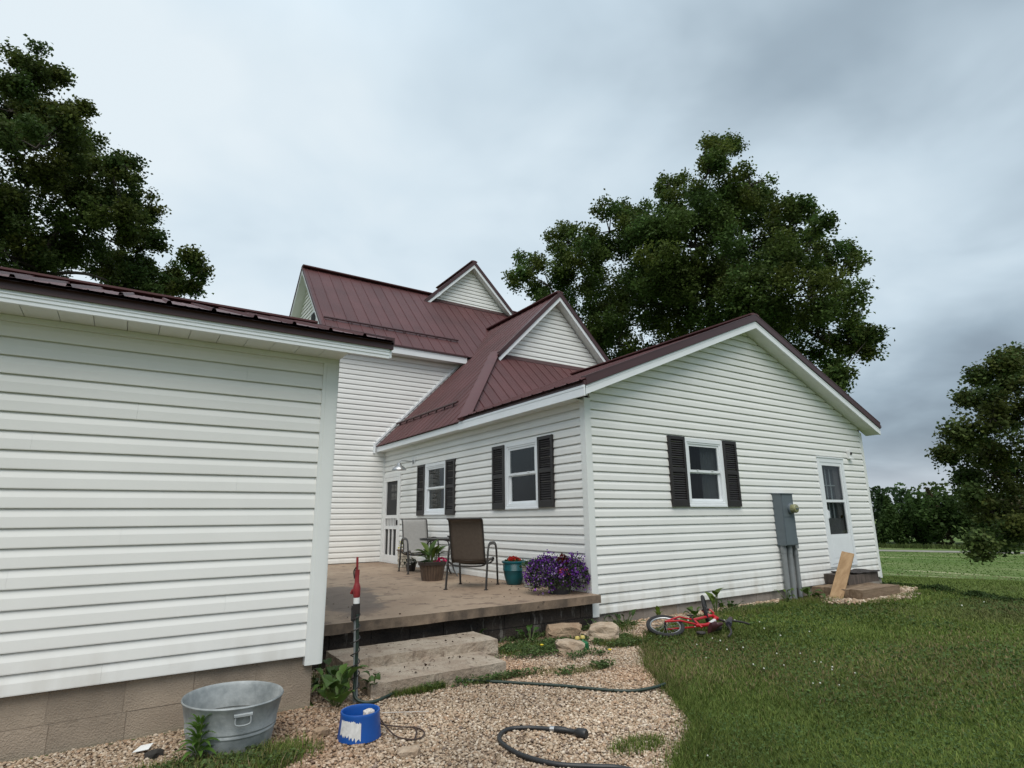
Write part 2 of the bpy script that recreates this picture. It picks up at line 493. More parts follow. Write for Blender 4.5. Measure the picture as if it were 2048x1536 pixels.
# ------------------------------------------------------------------ siding, roof sheets, trim
C = 0.13333
PROFILE = [(-0.010, 0.010), (0.018, 0.002), (0.026, 0.000), (0.027, 0.008), (0.023, 0.074), (0.0085, 0.115), (0.004, 0.121), (-0.010, 0.121), (-0.010, 0.142)]   # (n, z): dutch lap course
PROFILE_NEW = [(-0.006, 0.008), (0.015, 0.001), (0.020, 0.000), (0.021, 0.007), (0.018, 0.074), (0.0065, 0.116), (0.002, 0.1255), (-0.007, 0.1255), (-0.007, 0.142)]   # tighter, newer boards
def siding(parent, fr, z0, n, uL, uR, openings=(), joints=(), zmax=None, prof=PROFILE):
    """one wall: a backing sheathing plus one panel object per course (split at butt joints and openings)"""
    wall = MB(); pieces = []
    for k in range(n):
        zb = z0+k*C
        zt = zb+C
        zm = zb+C*0.5
        cuts = []; partial = []
        for (a, b, c, d) in openings:
            ov = min(zt, d)-max(zb, c)
            if ov > 0.004:
                cuts.append((a, b))
                if c > zb+0.012: partial.append((a, b, None, c))
                if d < zt-0.012: partial.append((a, b, d, None))
        segs = [(None, None)]
        for (a, b) in sorted(cuts):
            l = segs.pop()
            segs += [(l[0], a), (b, l[1])]
        if joints:
            j = joints[k % len(joints)]
            new = []
            for (a, b) in segs:
                la = uL(zm) if a is None else a; lb = uR(zm) if b is None else b
                if la+0.3 < j < lb-0.3: new += [(a, j, 0), (j+0.0006, b, 1)]
                else: new.append((a, b, 0))
            segs = new
        else: segs = [(a, b, 0) for a, b in segs]
        for (a, b, top, c0, c1) in [(a, b, t_, None, None) for a, b, t_ in segs] + [(a, b, 0, c, d) for a, b, c, d in partial]:
            L_, R_ = [], []
            for (nn, dz) in prof:
                z = zb+dz
                if c0 is not None: z = max(z, c0)
                if c1 is not None: z = min(z, c1)
                if zmax is not None: z = min(z, zmax)
                l = uL(z) if a is None else a; r = uR(z) if b is None else b
                if r-l < 0.02: m_ = (l+r)/2; l = r = m_
                L_.append(fr.p(l, nn+0.0005*top, z)); R_.append(fr.p(r, nn+0.0012*top, z))
            if max((R_[i]-L_[i]).length for i in range(len(L_))) < 0.05: continue
            m = len(L_)
            mb = MB().add(L_+R_, [(i, m+i, m+i+1, i+1) for i in range(m-1)] + [tuple(range(m))[::-1], tuple(range(m, 2*m))])
            pieces.append(mb)
            l0 = uL(zb) if a is None else a; r0 = uR(zb) if b is None else b
            l1 = uL(zt) if a is None else a; r1 = uR(zt) if b is None else b
            if r0 > l0:
                r1 = max(r1, l1)
                wall.add([fr.p(l0, -0.008, zb if c0 is None else c0), fr.p(r0, -0.008, zb if c0 is None else c0), fr.p(r1, -0.008, zt if c1 is None else c1), fr.p(l1, -0.008, zt if c1 is None else c1)], [(0, 1, 2, 3)])
    w = wall.build('wall', M_SIDING, parent)
    for mb in pieces: mb.build('siding_panel', M_SIDING, w)
    return w
def roof_sheets(parent, P, s, n_edges, lo, hi, name='roof', rib=0.019, phase=0.0, width=0.3, m=None):
    """P(e, t, h): eave coordinate e, distance t along z-slope plane, height h over it -> world point.
    one panel object per sheet between two ribs, clipped between lo(e) and hi(e)"""
    m = m or M_ROOF
    e0, e1 = n_edges
    base = MB()
    edges = [e0]
    x = math.floor((e0-phase)/width)*width+phase
    while x < e1:
        if x > e0+0.06: edges.append(x)
        x += width
    if e1-edges[-1] > 0.06: edges.append(e1)
    else: edges[-1] = e1
    root = None; sheets = []
    for a, b in zip(edges[:-1], edges[1:]):
        sec = [(a-0.002, 0.004), (a+0.004, rib), (a+0.024, rib), (a+0.036, 0.004)]
        mid = (a+0.036+b)/2
        sec += [(mid-0.055, 0.003), (mid-0.045, 0.008), (mid-0.035, 0.003), (mid+0.035, 0.003), (mid+0.045, 0.008), (mid+0.055, 0.003)] if b-a > 0.22 else []
        sec += [(b, 0.003)]
        A, B = [], []
        for (e, h) in sec:
            l, u = lo(e), hi(e)
            if u < l: u = l
            A.append(P(e, l, h)); B.append(P(e, u, h))
        k = len(A)
        if max((A[i]-B[i]).length for i in range(k)) < 0.06: continue
        sheets.append(MB().add(A+B, [(i, i+1, k+i+1, k+i) for i in range(k-1)]))
        base.add([P(a, lo(a), -0.02), P(b, lo(b), -0.02), P(b, max(hi(b), lo(b)), -0.02), P(a, max(hi(a), lo(a)), -0.02)], [(0, 1, 2, 3)])
    root = base.build(name, M_ROOFTRIM, parent)
    for mb in sheets: mb.build('roof_panel', m, root)
    return root
def beam(mb, a, b, w, h, side, upv=Vector((0, 0, 1))):
    """board from a to b: h tall (along upv, downwards from the line), w thick along side"""
    a, b, side = Vector(a), Vector(b), Vector(side)
    d = -upv*h
    return mb.hexa([a+d, b+d, b+d+side*w, a+d+side*w, a, b, b+side*w, a+side*w])

# ================================================================== the farmhouse
house = empty('farmhouse', (4.1, 4, GZ), 0, 'large white vinyl sided farmhouse with steep maroon metal roofs and several gables', 'house')
house.location = (0, 0, 0)
W = 8.268
GRX, GRZ, GS = 4.17, 5.10, 0.407           # gable wing: ridge x, ridge height, pitch
def g_roof(x): return GRZ - GS*abs(x-GRX)
F_G = Frame((0, 0, 0), (1, 0, 0), (0, -1, 0))
F_P = Frame((0, 0, 0), (0, 1, 0), (-1, 0, 0))
YB = 8.1
F_B = Frame((0, YB, 0), (1, 0, 0), (0, -1, 0))
# --- gable wall facing the lawn
GTOP = lambda x: 4.865 - GS*abs(x-GRX)*1.0
def gL(z): return max(0.085, GRX-(4.865-z)/GS)
def gR(z): return min(W-0.085, GRX+(4.865-z)/GS)
OP_G = [(2.155, 3.165, 1.48, 2.63), (6.25, 7.27, 0.33, 2.49)]
w_gable = siding(house, F_G, 0.0, 37, gL, gR, OP_G, joints=(3.9, 99, 5.6, 99, 99, 4.6))
# --- wall facing the patio
OP_P = [(1.175, 2.19, 1.48, 2.63), (4.49, 5.53, 1.42, 2.54), (6.93, 8.03, 0.30, 2.47)]
w_patio = siding(house, F_P, 2*C+0.02, 21, lambda z: 0.085, lambda z: YB-0.05, OP_P, joints=(3.3, 99, 99, 4.2, 99))
# --- front wall of the two storey part
def bR(z): return -0.03 if z < 3.42 else min(2.6, (z-3.36)/1.0116-0.02)
w_back = siding(house, F_B, 0.30, 41, lambda z: -1.6, bR)
# gable end of the two storey part (faces -X), seen as a sliver
F_M = Frame((-1.6, 13.4, 0), (0, -1, 0), (-1, 0, 0))
w_mgable = siding(house, F_M, 5.6, 25, lambda z: max(0.0, 2.65-(8.80-z)/1.0), lambda z: min(5.3, 2.65+(8.80-z)/1.0), zmax=8.75)
# gablet of the porch-side wing and cross gable on the main ridge
F_K = Frame((0, 5.75, 0), (1, 0, 0), (0, -1, 0))
w_kgab = siding(house, F_K, 5.50, 14, lambda z: 4.0-(7.30-z)/1.0116, lambda z: 4.0+(7.30-z)/1.0116, zmax=7.28)
F_X = Frame((0, 10.55, 0), (1, 0, 0), (0, -1, 0))
w_xgab = siding(house, F_X, 8.74, 12, lambda z: 3.95-(10.16-z)/0.98, lambda z: 3.95+(10.16-z)/0.98, zmax=10.14)
# plain far sides, so that the house closes
mb = MB()
mb.add([(W, 0, GZ-.2), (W, 13.4, GZ-.5), (W, 13.4, 3.2), (W, 0, 3.2)], [(0, 1, 2, 3)])
siding(house, F_M, 0.30, 40, lambda z: 0.0, lambda z: 5.27)
mb.add([(-1.585, YB+.02, GZ-.3), (-1.585, 13.4, GZ-.5), (-1.585, 13.4, 5.75), (-1.585, YB+.02, 5.75)], [(0, 1, 2, 3)])
mb.add([(-1.6, 13.4, GZ-.5), (W, 13.4, GZ-.5), (W, 13.4, 5.9), (-1.6, 13.4, 5.9)], [(0, 1, 2, 3)])
mb.add([(W, YB+.01, 3.2), (W, 13.4, 3.2), (W, 13.4, 5.75), (W, YB+.01, 5.75)], [(0, 1, 2, 3)])
mb.build('wall', M_SIDING, house)

# --- corner posts
def post(u0, fr, z0, z1, both=None):
    m = MB(); fr.box(m, u0, u0+0.095, -0.02, 0.030, z0, z1)
    fr.box(m, u0+0.012, u0+0.083, 0.030, 0.034, z0, z1)
    return m
m = MB()
m.add([], [])
m.box(-0.030, 0.088, -0.030, 0.088, -0.035, 3.10)
m.box(-0.035, 0.070, -0.034, 0.070, -0.030, 3.08)
m.build('corner_post', M_POST, house)
post(W-0.088, F_G, -0.02, 3.14).build('corner_post', M_POST, house)
m = MB(); F_P.box(m, YB-0.05, YB-0.002, 0, 0.03, 0.29, 3.1); F_B.box(m, -0.06, -0.031, 0.001, 0.032, 0.29, 3.1)
m.build('corner_post', M_POST, house)
post(-1.6, F_B, 0.28, 5.75).build('corner_post', M_POST, house)

# --- foundations
def block_wall(parent, name, fr, u0, u1, z0, z1, rows, bl, material, gap=0.010, skip=None, depth=0.16, first=0.0, proud=0.0, stag=0.5):
    base = MB(); fr.box(base, u0, u1, -depth, -0.0045, z0, z1)
    root = base.build(name, M_MORTAR, parent)
    h = (z1-z0)/rows
    for r in range(rows):
        x = u0-(bl*stag if r % 2 else 0.0)-first
        while x < u1:
            a, b = max(u0, x+gap/2), min(u1, x+bl-gap/2)
            x += bl
            if b-a < 0.05: continue
            if skip and b > skip[0] and a < skip[1] and z0+(r+0.5)*h > skip[2]:
                for (p, q) in ((a, min(b, skip[0]-0.01)), (max(a, skip[1]+0.01), b)):
                    if q-p > 0.05:
                        m_ = MB(); fr.box(m_, p, q, -0.10, proud, z0+r*h+gap/2, z0+(r+1)*h-gap/2); m_.build('block', material, root)
                continue
            j = random.uniform(-0.003, 0.003)
            m_ = MB(); fr.box(m_, a, b, -0.10, j+proud, z0+r*h+gap/2, z0+(r+1)*h-gap/2)
            m_.build('block', material, root)
    return root
F_GF = Frame((0, 0.02, 0), (1, 0, 0), (0, -1, 0))
found = block_wall(house, 'foundation', F_GF, 0.0, W-0.01, -0.37, -0.005, 2, 0.40, M_BLOCKG, skip=(1.32, 1.73, -0.16))
# --- vent in the foundation
vent = MB(); F_GF.box(vent, 1.325, 1.725, -0.09, -0.075, -0.165, -0.005)
vroot = vent.build('vent', M_DARKGAP, house)
for i in range(9):
    m = MB(); u = 1.345+i*0.043
    F_GF.box(m, u, u+0.012, -0.03, -0.018, -0.16, -0.01); m.build('vent_bar', mat('vent_metal', (0.22, 0.20, 0.17), 0.6), vroot)

# --- roofs
# gable wing, both slopes (ribs run down the slope, sheets side by side along Y)
def P_left(e, t, h): return Vector((GRX-t, e, GRZ-GS*t)) + Vector((-GS, 0, 1)).normalized()*h
def P_right(e, t, h): return Vector((GRX+t, e, GRZ-GS*t)) + Vector((GS, 0, 1)).normalized()*h
HS = (5.53-3.2)/(5.75-3.26)                # hip slope
def hip_z(y): return 3.2+HS*(y-3.26)
def g_lo(e):                               # the slope stops at the hip of the next wing
    zz = hip_z(e)
    return 4.50 if e < 3.26 else max(0.0, min(4.50, (GRZ-zz)/GS+0.05))
roof_g = roof_sheets(house, P_left, None, (-0.32, 5.3), lambda e: 0.0, g_lo, phase=-0.32)
roof_sheets(house, P_right, None, (-0.32, 5.3), lambda e: 0.0, g_lo, phase=-0.32)
m = MB(); m.tube([(GRX, -0.33, GRZ+0.028), (GRX, 5.2, GRZ+0.028)], 0.11, 8, flat=(1.3, 0.32))
m.build('ridge_cap', M_ROOF, house)
# rake trim + fascia + soffit of the gable
def rake(xa, za, xr, zr, y, sgn, depth, trim_h=0.115, fas_h=0.135, over=0.30, ends=0.0):
    """white rake board, maroon drip trim above it and soffit under the overhang; (xa, za) eave end, (xr, zr) ridge"""
    m = MB(); beam(m, (xa, y, za-trim_h), (xr, y, zr-trim_h), 0.025, fas_h, (0, 1, 0)); b1 = m
    m = MB(); beam(m, (xa, y-0.004, za-trim_h-0.018), (xr, y-0.004, zr-trim_h-0.018), 0.010, 0.020, (0, 1, 0))
    b1.add(m.v, m.f)
    m2 = MB(); beam(m2, (xa, y-0.022, za+0.012), (xr, y-0.022, zr+0.012), 0.06, trim_h+0.006, (0, 1, 0))
    beam(m2, (xa, y-0.026, za+0.032), (xr, y-0.026, zr+0.032), 0.12, 0.02, (0, 1, 0))
    return b1, m2
def gable_trim(xl, xr_, xc, zc, sl, y, over, th=0.115, fh=0.135, soffit=True, sl_r=None, zcut=None):
    for sgn, xe in ((-1, xl), (1, xr_)):
        ze = zc-sl*abs(xe-xc)
        b1, b2 = rake(xe, ze, xc, zc, y, sgn, over, th, fh)
        b1.build('rake_board', M_TRIM, house); b2.build('rake_trim', M_ROOFTRIM, house)
        if soffit:
            # soffit panels run across the overhang
            sroot = None; n = max(3, int(abs(xe-xc)/0.30))
            for i in range(n):
                xa, xb = xc+(xe-xc)*i/n, xc+(xe-xc)*(i+1)/n
                g = 0.004*(1 if xb > xa else -1)
                f = lambda x, d: zc-sl*abs(x-xc)-th-fh+0.012+d
                mm = MB().hexa([(xa+g, y+0.02, f(xa+g, 0)), (xb, y+0.02, f(xb, 0)), (xb, y+over+0.005, f(xb, 0)), (xa+g, y+over+0.005, f(xa+g, 0)),
                                (xa+g, y+0.02, f(xa+g, .01)), (xb, y+0.02, f(xb, .01)), (xb, y+over+0.005, f(xb, .01)), (xa+g, y+over+0.005, f(xa+g, .01))])
                o = mm.build('soffit' if sroot is None else 'soffit_panel', M_SOFFIT, house if sroot is None else sroot)
                if sroot is None: sroot = o
gable_trim(-0.24, 8.56, GRX, GRZ+0.015, GS, -0.32, 0.32)
# eave fascia of the gable wing along the patio
m = MB(); m.box(-0.29, -0.265, -0.335, 3.47, 3.045, 3.205); m.box(-0.296, -0.29, -0.335, 3.47, 3.165, 3.188)
m.build('fascia', M_TRIM, house)
m = MB(); m.box(-0.285, -0.24, -0.335, 3.46, 3.205, 3.275)
m.build('eave_trim', M_ROOFTRIM, house)
def flat_soffit(x0, x1, y0, y1, z, along, step=0.3, parent=house):
    root = None
    a0, a1 = (y0, y1) if along == 'y' else (x0, x1)
    n = max(1, int((a1-a0)/step))
    for i in range(n):
        a, b = a0+(a1-a0)*i/n+0.004, a0+(a1-a0)*(i+1)/n
        mm = MB()
        if along == 'y': mm.box(x0, x1, a, b, z, z+0.01)
        else: mm.box(a, b, y0, y1, z, z+0.01)
        o = mm.build('soffit' if root is None else 'soffit_panel', M_SOFFIT, parent if root is None else root)
        root = root or o
flat_soffit(-0.265, -0.001, 0.0, 3.46, 3.058, 'y')
m = MB(); m.box(-0.265, -0.20, -0.31, -0.002, 3.062, 3.072); m.build('soffit_return', M_SOFFIT, house)
# ---- porch-side wing (steep roof, hipped front with gablet)
KS = 1.0116
KRX, KRZ = 4.0, 7.55
KM_Y = lambda z: 7.75+(z-5.97)              # where the main roof is at height z
def P_k(e, t, h): return Vector((KRX-t, e, KRZ-KS*t)) + Vector((-KS, 0, 1)).normalized()*h
def P_kr(e, t, h): return Vector((KRX+t, e, KRZ-KS*t)) + Vector((KS, 0, 1)).normalized()*h
def k_hi(e):   # t measured down from the ridge; top limit
    if e < 5.46: return max(0.0, (KRZ-hip_z(e))/KS) if e < 5.46 else 0.0
    if e > YB-0.3:
        z = 5.97+(e-7.75)
        return 0.0
    return 0.0
def k_lo(e):
    if e > YB-0.02:                          # over the front wall of the main house: down to the main roof only
        zz = 5.97+(e-7.75); return max(0.0, (KRZ-zz)/KS)
    return 4.30
roof_k = roof_sheets(house, P_k, None, (3.27, 9.4), k_hi, k_lo, phase=YB-0.01-16*0.3)
roof_sheets(house, P_kr, None, (5.46, 9.4), lambda e: 0.0, lambda e: 4.3, phase=5.46)
def P_h(e, t, h): return Vector((e, 5.75-t, 5.53-HS*t)) + Vector((0, -HS, 1)).normalized()*h
def h_lo(x):
    # down to the hip edge on the left, to the valley with the gable wing elsewhere
    tv = (5.53-g_roof(x))/HS
    return max(0.0, min(2.49*(2.0-x)/2.3 if False else 99, tv+0.10))
def h_hi(x):
    return 0.0 if x >= 2.0 else (2.0-x)*2.49/2.3
roof_h = roof_sheets(house, P_h, None, (-0.28, 6.3), h_hi, lambda x: min(2.49, h_lo(x)), phase=0.12)
m = MB(); m.tube([(-0.30, 3.25, 3.235), (0.85, 4.50, 4.40), (1.97, 5.715, 5.545)], 0.10, 8, flat=(1.35, 0.4))
m.build('hip_cap', M_ROOF, house, smooth=True)
m = MB(); m.tube([(KRX, 5.47, KRZ+0.03), (KRX, 9.42, KRZ+0.03)], 0.10, 8, flat=(1.3, 0.4))
m.build('ridge_cap', M_ROOF, house)
# head flashing under the gablet
m = MB(); m.hexa([(2.05, 5.60, 5.40), (6.0, 5.60, 5.40), (6.0, 5.76, 5.49), (2.05, 5.76, 5.49), (2.05, 5.60, 5.415), (6.0, 5.60, 5.415), (6.0, 5.73, 5.55), (2.05, 5.73, 5.55)])
m.build('flashing', M_ROOFTRIM, house)
gable_trim(1.93, 6.07, KRX, KRZ+0.02, KS, 5.47, 0.28, th=0.13, fh=0.12)
# K fascia
m = MB(); m.box(-0.265, -0.24, 3.47, YB-0.04, 3.065, 3.20); m.box(-0.27, -0.265, 3.47, YB-0.04, 3.16, 3.18)
m.build('fascia', M_TRIM, house)
m = MB(); m.box(-0.285, -0.24, 3.47, YB-0.04, 3.20, 3.225); m.build('eave_trim', M_ROOFTRIM, house)
flat_soffit(-0.24, -0.001, 3.47, YB-0.03, 3.075, 'y')
# white channel where the steep roof meets the two storey wall
m = MB()
beam(m, (-0.31, YB-0.05, 3.32), (2.32, YB-0.05, 3.32+2.63*KS), 0.05, 0.07, (0, 1, 0))
m.build('wall_channel', M_TRIM, house)
m = MB(); m.box(-0.36, -0.30, YB-0.06, YB-0.005, 3.03, 3.30); m.build('wall_channel', M_TRIM, house)
# snow guards: bars standing over the ribs
def bar(pts, name='snow_guard'):
    m = MB(); m.tube(pts, 0.028, 6); o = m.build(name, M_ROOFTRIM, house)
    n = 8
    a, b = Vector(pts[0]), Vector(pts[-1])
    for i in range(n):
        p = a.lerp(b, (i+0.5)/n)
        mm = MB().box(p.x-0.02, p.x+0.02, p.y-0.02, p.y+0.02, p.z-0.09, p.z+0.005); mm.build('bracket', M_ROOFTRIM, o)
bar([(0.26, 4.55, 3.86), (0.26, 8.02, 3.86)])
bar([(-1.78, 8.33, 6.63), (2.28, 8.33, 6.63)])
# ---- two storey part
MRY, MRZ = 10.75, 8.97
def P_m(e, t, h): return Vector((e, MRY-t, MRZ-t)) + Vector((0, -1, 1)).normalized()*h
def P_mb(e, t, h): return Vector((e, MRY+t, MRZ-t)) + Vector((0, 1, 1)).normalized()*h
def m_lo(e):
    # valley with the steep wing
    zv = KRZ-KS*abs(e-KRX)
    if zv <= 5.99: return 3.0
    return min(3.0, MRZ-zv)
def m_hi(e):
    # the cross gable interrupts the sheets
    return 0.21 if 2.55 < e < 5.5 else 0.0
roof_m = roof_sheets(house, P_m, None, (-1.88, 8.6), m_hi, m_lo, phase=-1.88+0.1, width=0.335)
roof_sheets(house, P_mb, None, (-1.88, 8.6), lambda e: 0.0, lambda e: 3.0, phase=-1.78, width=0.6)
m = MB(); m.tube([(-1.9, MRY, MRZ+0.03), (2.6, MRY, MRZ+0.03)], 0.11, 8, flat=(1.3, 0.4)); m.build('ridge_cap', M_ROOF, house)
m = MB(); m.tube([(5.3, MRY, MRZ+0.03), (8.6, MRY, MRZ+0.03)], 0.11, 8, flat=(1.3, 0.4)); m.build('ridge_cap', M_ROOF, house)
# eave of the two storey part
m = MB(); m.box(-1.88, 2.28, 7.775, 7.80, 5.76, 5.945); m.box(-1.88, 2.28, 7.769, 7.775, 5.90, 5.92); m.build('fascia', M_TRIM, house)
m = MB(); m.box(-1.9, 2.3, 7.74, 7.80, 5.945, 5.99); m.build('eave_trim', M_ROOFTRIM, house)
flat_soffit(-1.88, 2.28, 7.80, YB-0.002, 5.765, 'x')
# rakes of its left gable end (overhang towards -X)
for sg in (-1, 1):
    m = MB()
    ye, ze = MRY+sg*2.99, MRZ-2.99-0.02
    beam(m, (-1.90, ye, ze-0.03), (-1.90, MRY, MRZ-0.05), 0.025, 0.14, (1, 0, 0)); m.build('rake_board', M_TRIM, house)
    m = MB(); beam(m, (-1.92, ye, ze+0.04), (-1.92, MRY, MRZ+0.02), 0.06, 0.08, (1, 0, 0)); m.build('rake_trim', M_ROOFTRIM, house)
    root = None
    for i in range(9):
        t0, t1 = 2.95*i/9+0.004, 2.95*(i+1)/9
        f = lambda t, d: (MRY+sg*t, MRZ-t-0.18+d)
        q = []
        for d in (0, 0.01):
            for (x, t) in ((-1.875, t0), (-1.6, t0), (-1.6, t1), (-1.875, t1)):
                y, z = f(t, d); q.append((x, y, z))
        o = MB().hexa(q).build('soffit' if root is None else 'soffit_panel', M_SOFFIT, house if root is None else root)
        root = root or o
# attic window in that gable end
m = MB(); F_M.box(m, 3.10, 3.75, 0.0, 0.05, 6.6, 7.35); aw = m.build('window', M_TRIM, house)
m = MB(); F_M.box(m, 3.16, 3.69, 0.05, 0.054, 6.66, 7.29); m.build('pane', M_INSIDE, aw)
# ---- cross gable
XZ, XX, XS = 10.40, 3.95, 0.98
def P_x(e, t, h): return Vector((XX-t, e, XZ-XS*t)) + Vector((-XS, 0, 1)).normalized()*h
def P_xr(e, t, h): return Vector((XX+t, e, XZ-XS*t)) + Vector((XS, 0, 1)).normalized()*h
def x_lo(e): return min(1.95, max(0.0, (XZ-(MRZ-abs(e-MRY)))/XS))
roof_sheets(house, P_x, None, (10.28, 13.2), lambda e: 0.0, x_lo, phase=10.28)
roof_sheets(house, P_xr, None, (10.28, 13.2), lambda e: 0.0, x_lo, phase=10.28)
m = MB(); m.tube([(XX, 10.27, XZ+0.03), (XX, 13.2, XZ+0.03)], 0.10, 8, flat=(1.3, 0.4)); m.build('ridge_cap', M_ROOF, house)
gable_trim(2.02, 5.90, XX, XZ+0.02, XS, 10.28, 0.27, th=0.12, fh=0.12)
m = MB(); m.hexa([(2.4, 10.40, 8.64), (5.55, 10.40, 8.64), (5.55, 10.56, 8.74), (2.4, 10.56, 8.74), (2.4, 10.40, 8.655), (5.55, 10.40, 8.655), (5.55, 10.53, 8.80), (2.4, 10.53, 8.80)])
m.build('flashing', M_ROOFTRIM, house)

# --- windows
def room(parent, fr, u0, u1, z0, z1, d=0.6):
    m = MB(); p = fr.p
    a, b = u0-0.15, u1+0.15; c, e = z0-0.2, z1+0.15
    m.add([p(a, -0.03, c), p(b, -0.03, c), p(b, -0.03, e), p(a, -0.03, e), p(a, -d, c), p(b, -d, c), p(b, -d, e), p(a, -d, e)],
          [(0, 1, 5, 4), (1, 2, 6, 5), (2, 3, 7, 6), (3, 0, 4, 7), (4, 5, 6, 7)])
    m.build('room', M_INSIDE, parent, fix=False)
def window(fr, u0, u1, z0, z1, curtain=None, flip=False):
    m = MB(); t = 0.062
    for (a, b, c, d) in ((u0, u0+t, z0, z1), (u1-t, u1, z0, z1), (u0+t, u1-t, z0, z0+t), (u0+t, u1-t, z1-t, z1)):
        fr.box(m, a, b, -0.02, 0.038, c, d)
    for (a, b, c, d) in ((u0+t, u0+t+.03, z0+t, z1-t), (u1-t-.03, u1-t, z0+t, z1-t), (u0+t+.03, u1-t-.03, z0+t, z0+t+.03), (u0+t+.03, u1-t-.03, z1-t-.03, z1-t)):
        fr.box(m, a, b, -0.05, 0.028, c, d)
    root = m.build('window', M_TRIM, house)
    m = MB(); fr.box(m, u0+0.02, u1-0.02, 0.038, 0.052, z0-0.004, z0+0.022); m.build('sill', M_TRIM, root)
    a, b, zm = u0+t+.03, u1-t-.03, (z0+z1)/2+0.01
    for nm, c, d, n1 in (('upper_sash', zm-0.01, z1-t-.03, 0.014), ('lower_sash', z0+t+.03, zm+0.012, -0.012)):
        m = MB(); s = 0.04
        for (p, q, r, w_) in ((a, a+s, c, d), (b-s, b, c, d), (a+s, b-s, c, c+s), (a+s, b-s, d-s, d)):
            fr.box(m, p, q, n1-0.028, n1, r, w_)
        m.build(nm, M_TRIM, root)
        m = MB(); fr.box(m, a+s, b-s, n1-0.016, n1-0.012, c+s, d-s); m.build('pane', M_GLASS, root)
    m = MB(); fr.box(m, (a+b)/2-0.22, (a+b)/2-0.17, 0.014, 0.026, zm+0.02, zm+0.032); fr.box(m, (a+b)/2+0.17, (a+b)/2+0.22, 0.014, 0.026, zm+0.02, zm+0.032)
    m.build('sash_lock', M_TRIM, root)
    room(root, fr, a, b, z0, z1)
    if curtain:
        for (ca, cb) in curtain:
            V, F = [], []; n = 26
            for i in range(n+1):
                u = a+(b-a)*(ca+(cb-ca)*i/n); nn = -0.065+0.012*math.sin(i*1.3)
                V += [fr.p(u, nn, z0), fr.p(u, nn, z1)]
            for i in range(n): F.append((2*i, 2*i+2, 2*i+3, 2*i+1))
            MB().add(V, F).build('curtain', M_CURTAIN, root, smooth=True)
    return root
def shutter(fr, u0, u1, z0, z1):
    m = MB(); s = 0.052; zm = (z0+z1)/2+0.01
    bars = [(u0, u0+s, z0, z1), (u1-s, u1, z0, z1), (u0+s, u1-s, z0, z0+0.105), (u0+s, u1-s, z1-0.055, z1), (u0+s, u1-s, zm-0.03, zm+0.03)]
    for (a, b, c, d) in bars: fr.box(m, a, b, 0.018, 0.058, c, d)
    fr.box(m, u0+0.01, u1-0.01, 0.018, 0.026, z0+0.01, z1-0.01)
    root = m.build('shutter', M_BLACK, house)
    m = MB()
    for (lo_, hi_) in ((z0+0.105, zm-0.03), (zm+0.03, z1-0.055)):
        n = int((hi_-lo_)/0.036)
        for i in range(n):
            z = lo_+(hi_-lo_)*i/n; h = (hi_-lo_)/n
            m.hexa([fr.p(u0+s, 0.026, z+0.004), fr.p(u1-s, 0.026, z+0.004), fr.p(u1-s, 0.052, z), fr.p(u0+s, 0.052, z),
                    fr.p(u0+s, 0.026, z+h), fr.p(u1-s, 0.026, z+h), fr.p(u1-s, 0.050, z+0.008), fr.p(u0+s, 0.050, z+0.008)])
    tag(m.build('louvers', M_BLACK, root), kind='stuff')
window(F_G, 2.155, 3.165, 1.48, 2.63, curtain=[(0.50, 1.0)])
window(F_P, 1.175, 2.19, 1.48, 2.63, curtain=[(0.0, 0.12)])
window(F_P, 4.49, 5.53, 1.42, 2.54, curtain=[(0.0, 0.14), (0.86, 1.0)])
for fr, a, b, c, d in ((F_G, 1.745, 2.150, 1.48, 2.64), (F_G, 3.170, 3.545, 1.48, 2.64), (F_P, 0.765, 1.17, 1.49, 2.635), (F_P, 2.195, 2.60, 1.485, 2.62),
                       (F_P, 4.085, 4.485, 1.41, 2.55), (F_P, 5.535, 5.915, 1.41, 2.545)):
    shutter(fr, a, b, c, d)

# --- storm door on the gable wall
def ring(fr, m, u0, u1, z0, z1, t, n0, n1, tb=None, tt=None):
    tb = t if tb is None else tb; tt = t if tt is None else tt
    fr.box(m, u0, u0+t, n0, n1, z0, z1); fr.box(m, u1-t, u1, n0, n1, z0, z1)
    fr.box(m, u0+t, u1-t, n0, n1, z0, z0+tb); fr.box(m, u0+t, u1-t, n0, n1, z1-tt, z1)
m = MB(); ring(F_G, m, 6.245, 7.275, 0.30, 2.50, 0.085, -0.02, 0.042, tb=0.05, tt=0.10)
F_G.box(m, 6.23, 7.29, 0.03, 0.056, 2.49, 2.515)
door_g = m.build('storm_door', M_TRIM, house)
m = MB(); ring(F_G, m, 6.335, 7.185, 0.36, 2.40, 0.065, 0.0, 0.034, tb=0.06, tt=0.07)
F_G.box(m, 6.40, 7.12, 0.0, 0.030, 0.42, 0.93); F_G.box(m, 6.45, 7.07, 0.030, 0.034, 0.47, 0.88)
F_G.box(m, 6.40, 7.12, 0.0, 0.032, 1.575, 1.625)
m.build('door_leaf', M_TRIM, door_g)
for (c, d) in ((0.93, 1.575), (1.625, 2.33)):
    m = MB(); F_G.box(m, 6.40, 7.12, 0.010, 0.014, c, d); m.build('pane', M_GLASS, door_g)
m = MB(); F_G.box(m, 6.385, 6.40, 0.034, 0.07, 1.26, 1.40); F_G.box(m, 6.375, 6.41, 0.034, 0.045, 1.24, 1.42); m.build('handle', M_TRIM, door_g)
M_INNERDOOR = mat('taupe_door', (0.30, 0.27, 0.265), 0.55, 0.05, 4)
m = MB(); F_G.box(m, 6.36, 7.16, -0.08, -0.045, 0.34, 1.25); F_G.box(m, 6.36, 6.47, -0.08, -0.045, 1.25, 2.38); F_G.box(m, 6.95, 7.16, -0.08, -0.045, 1.25, 2.38)
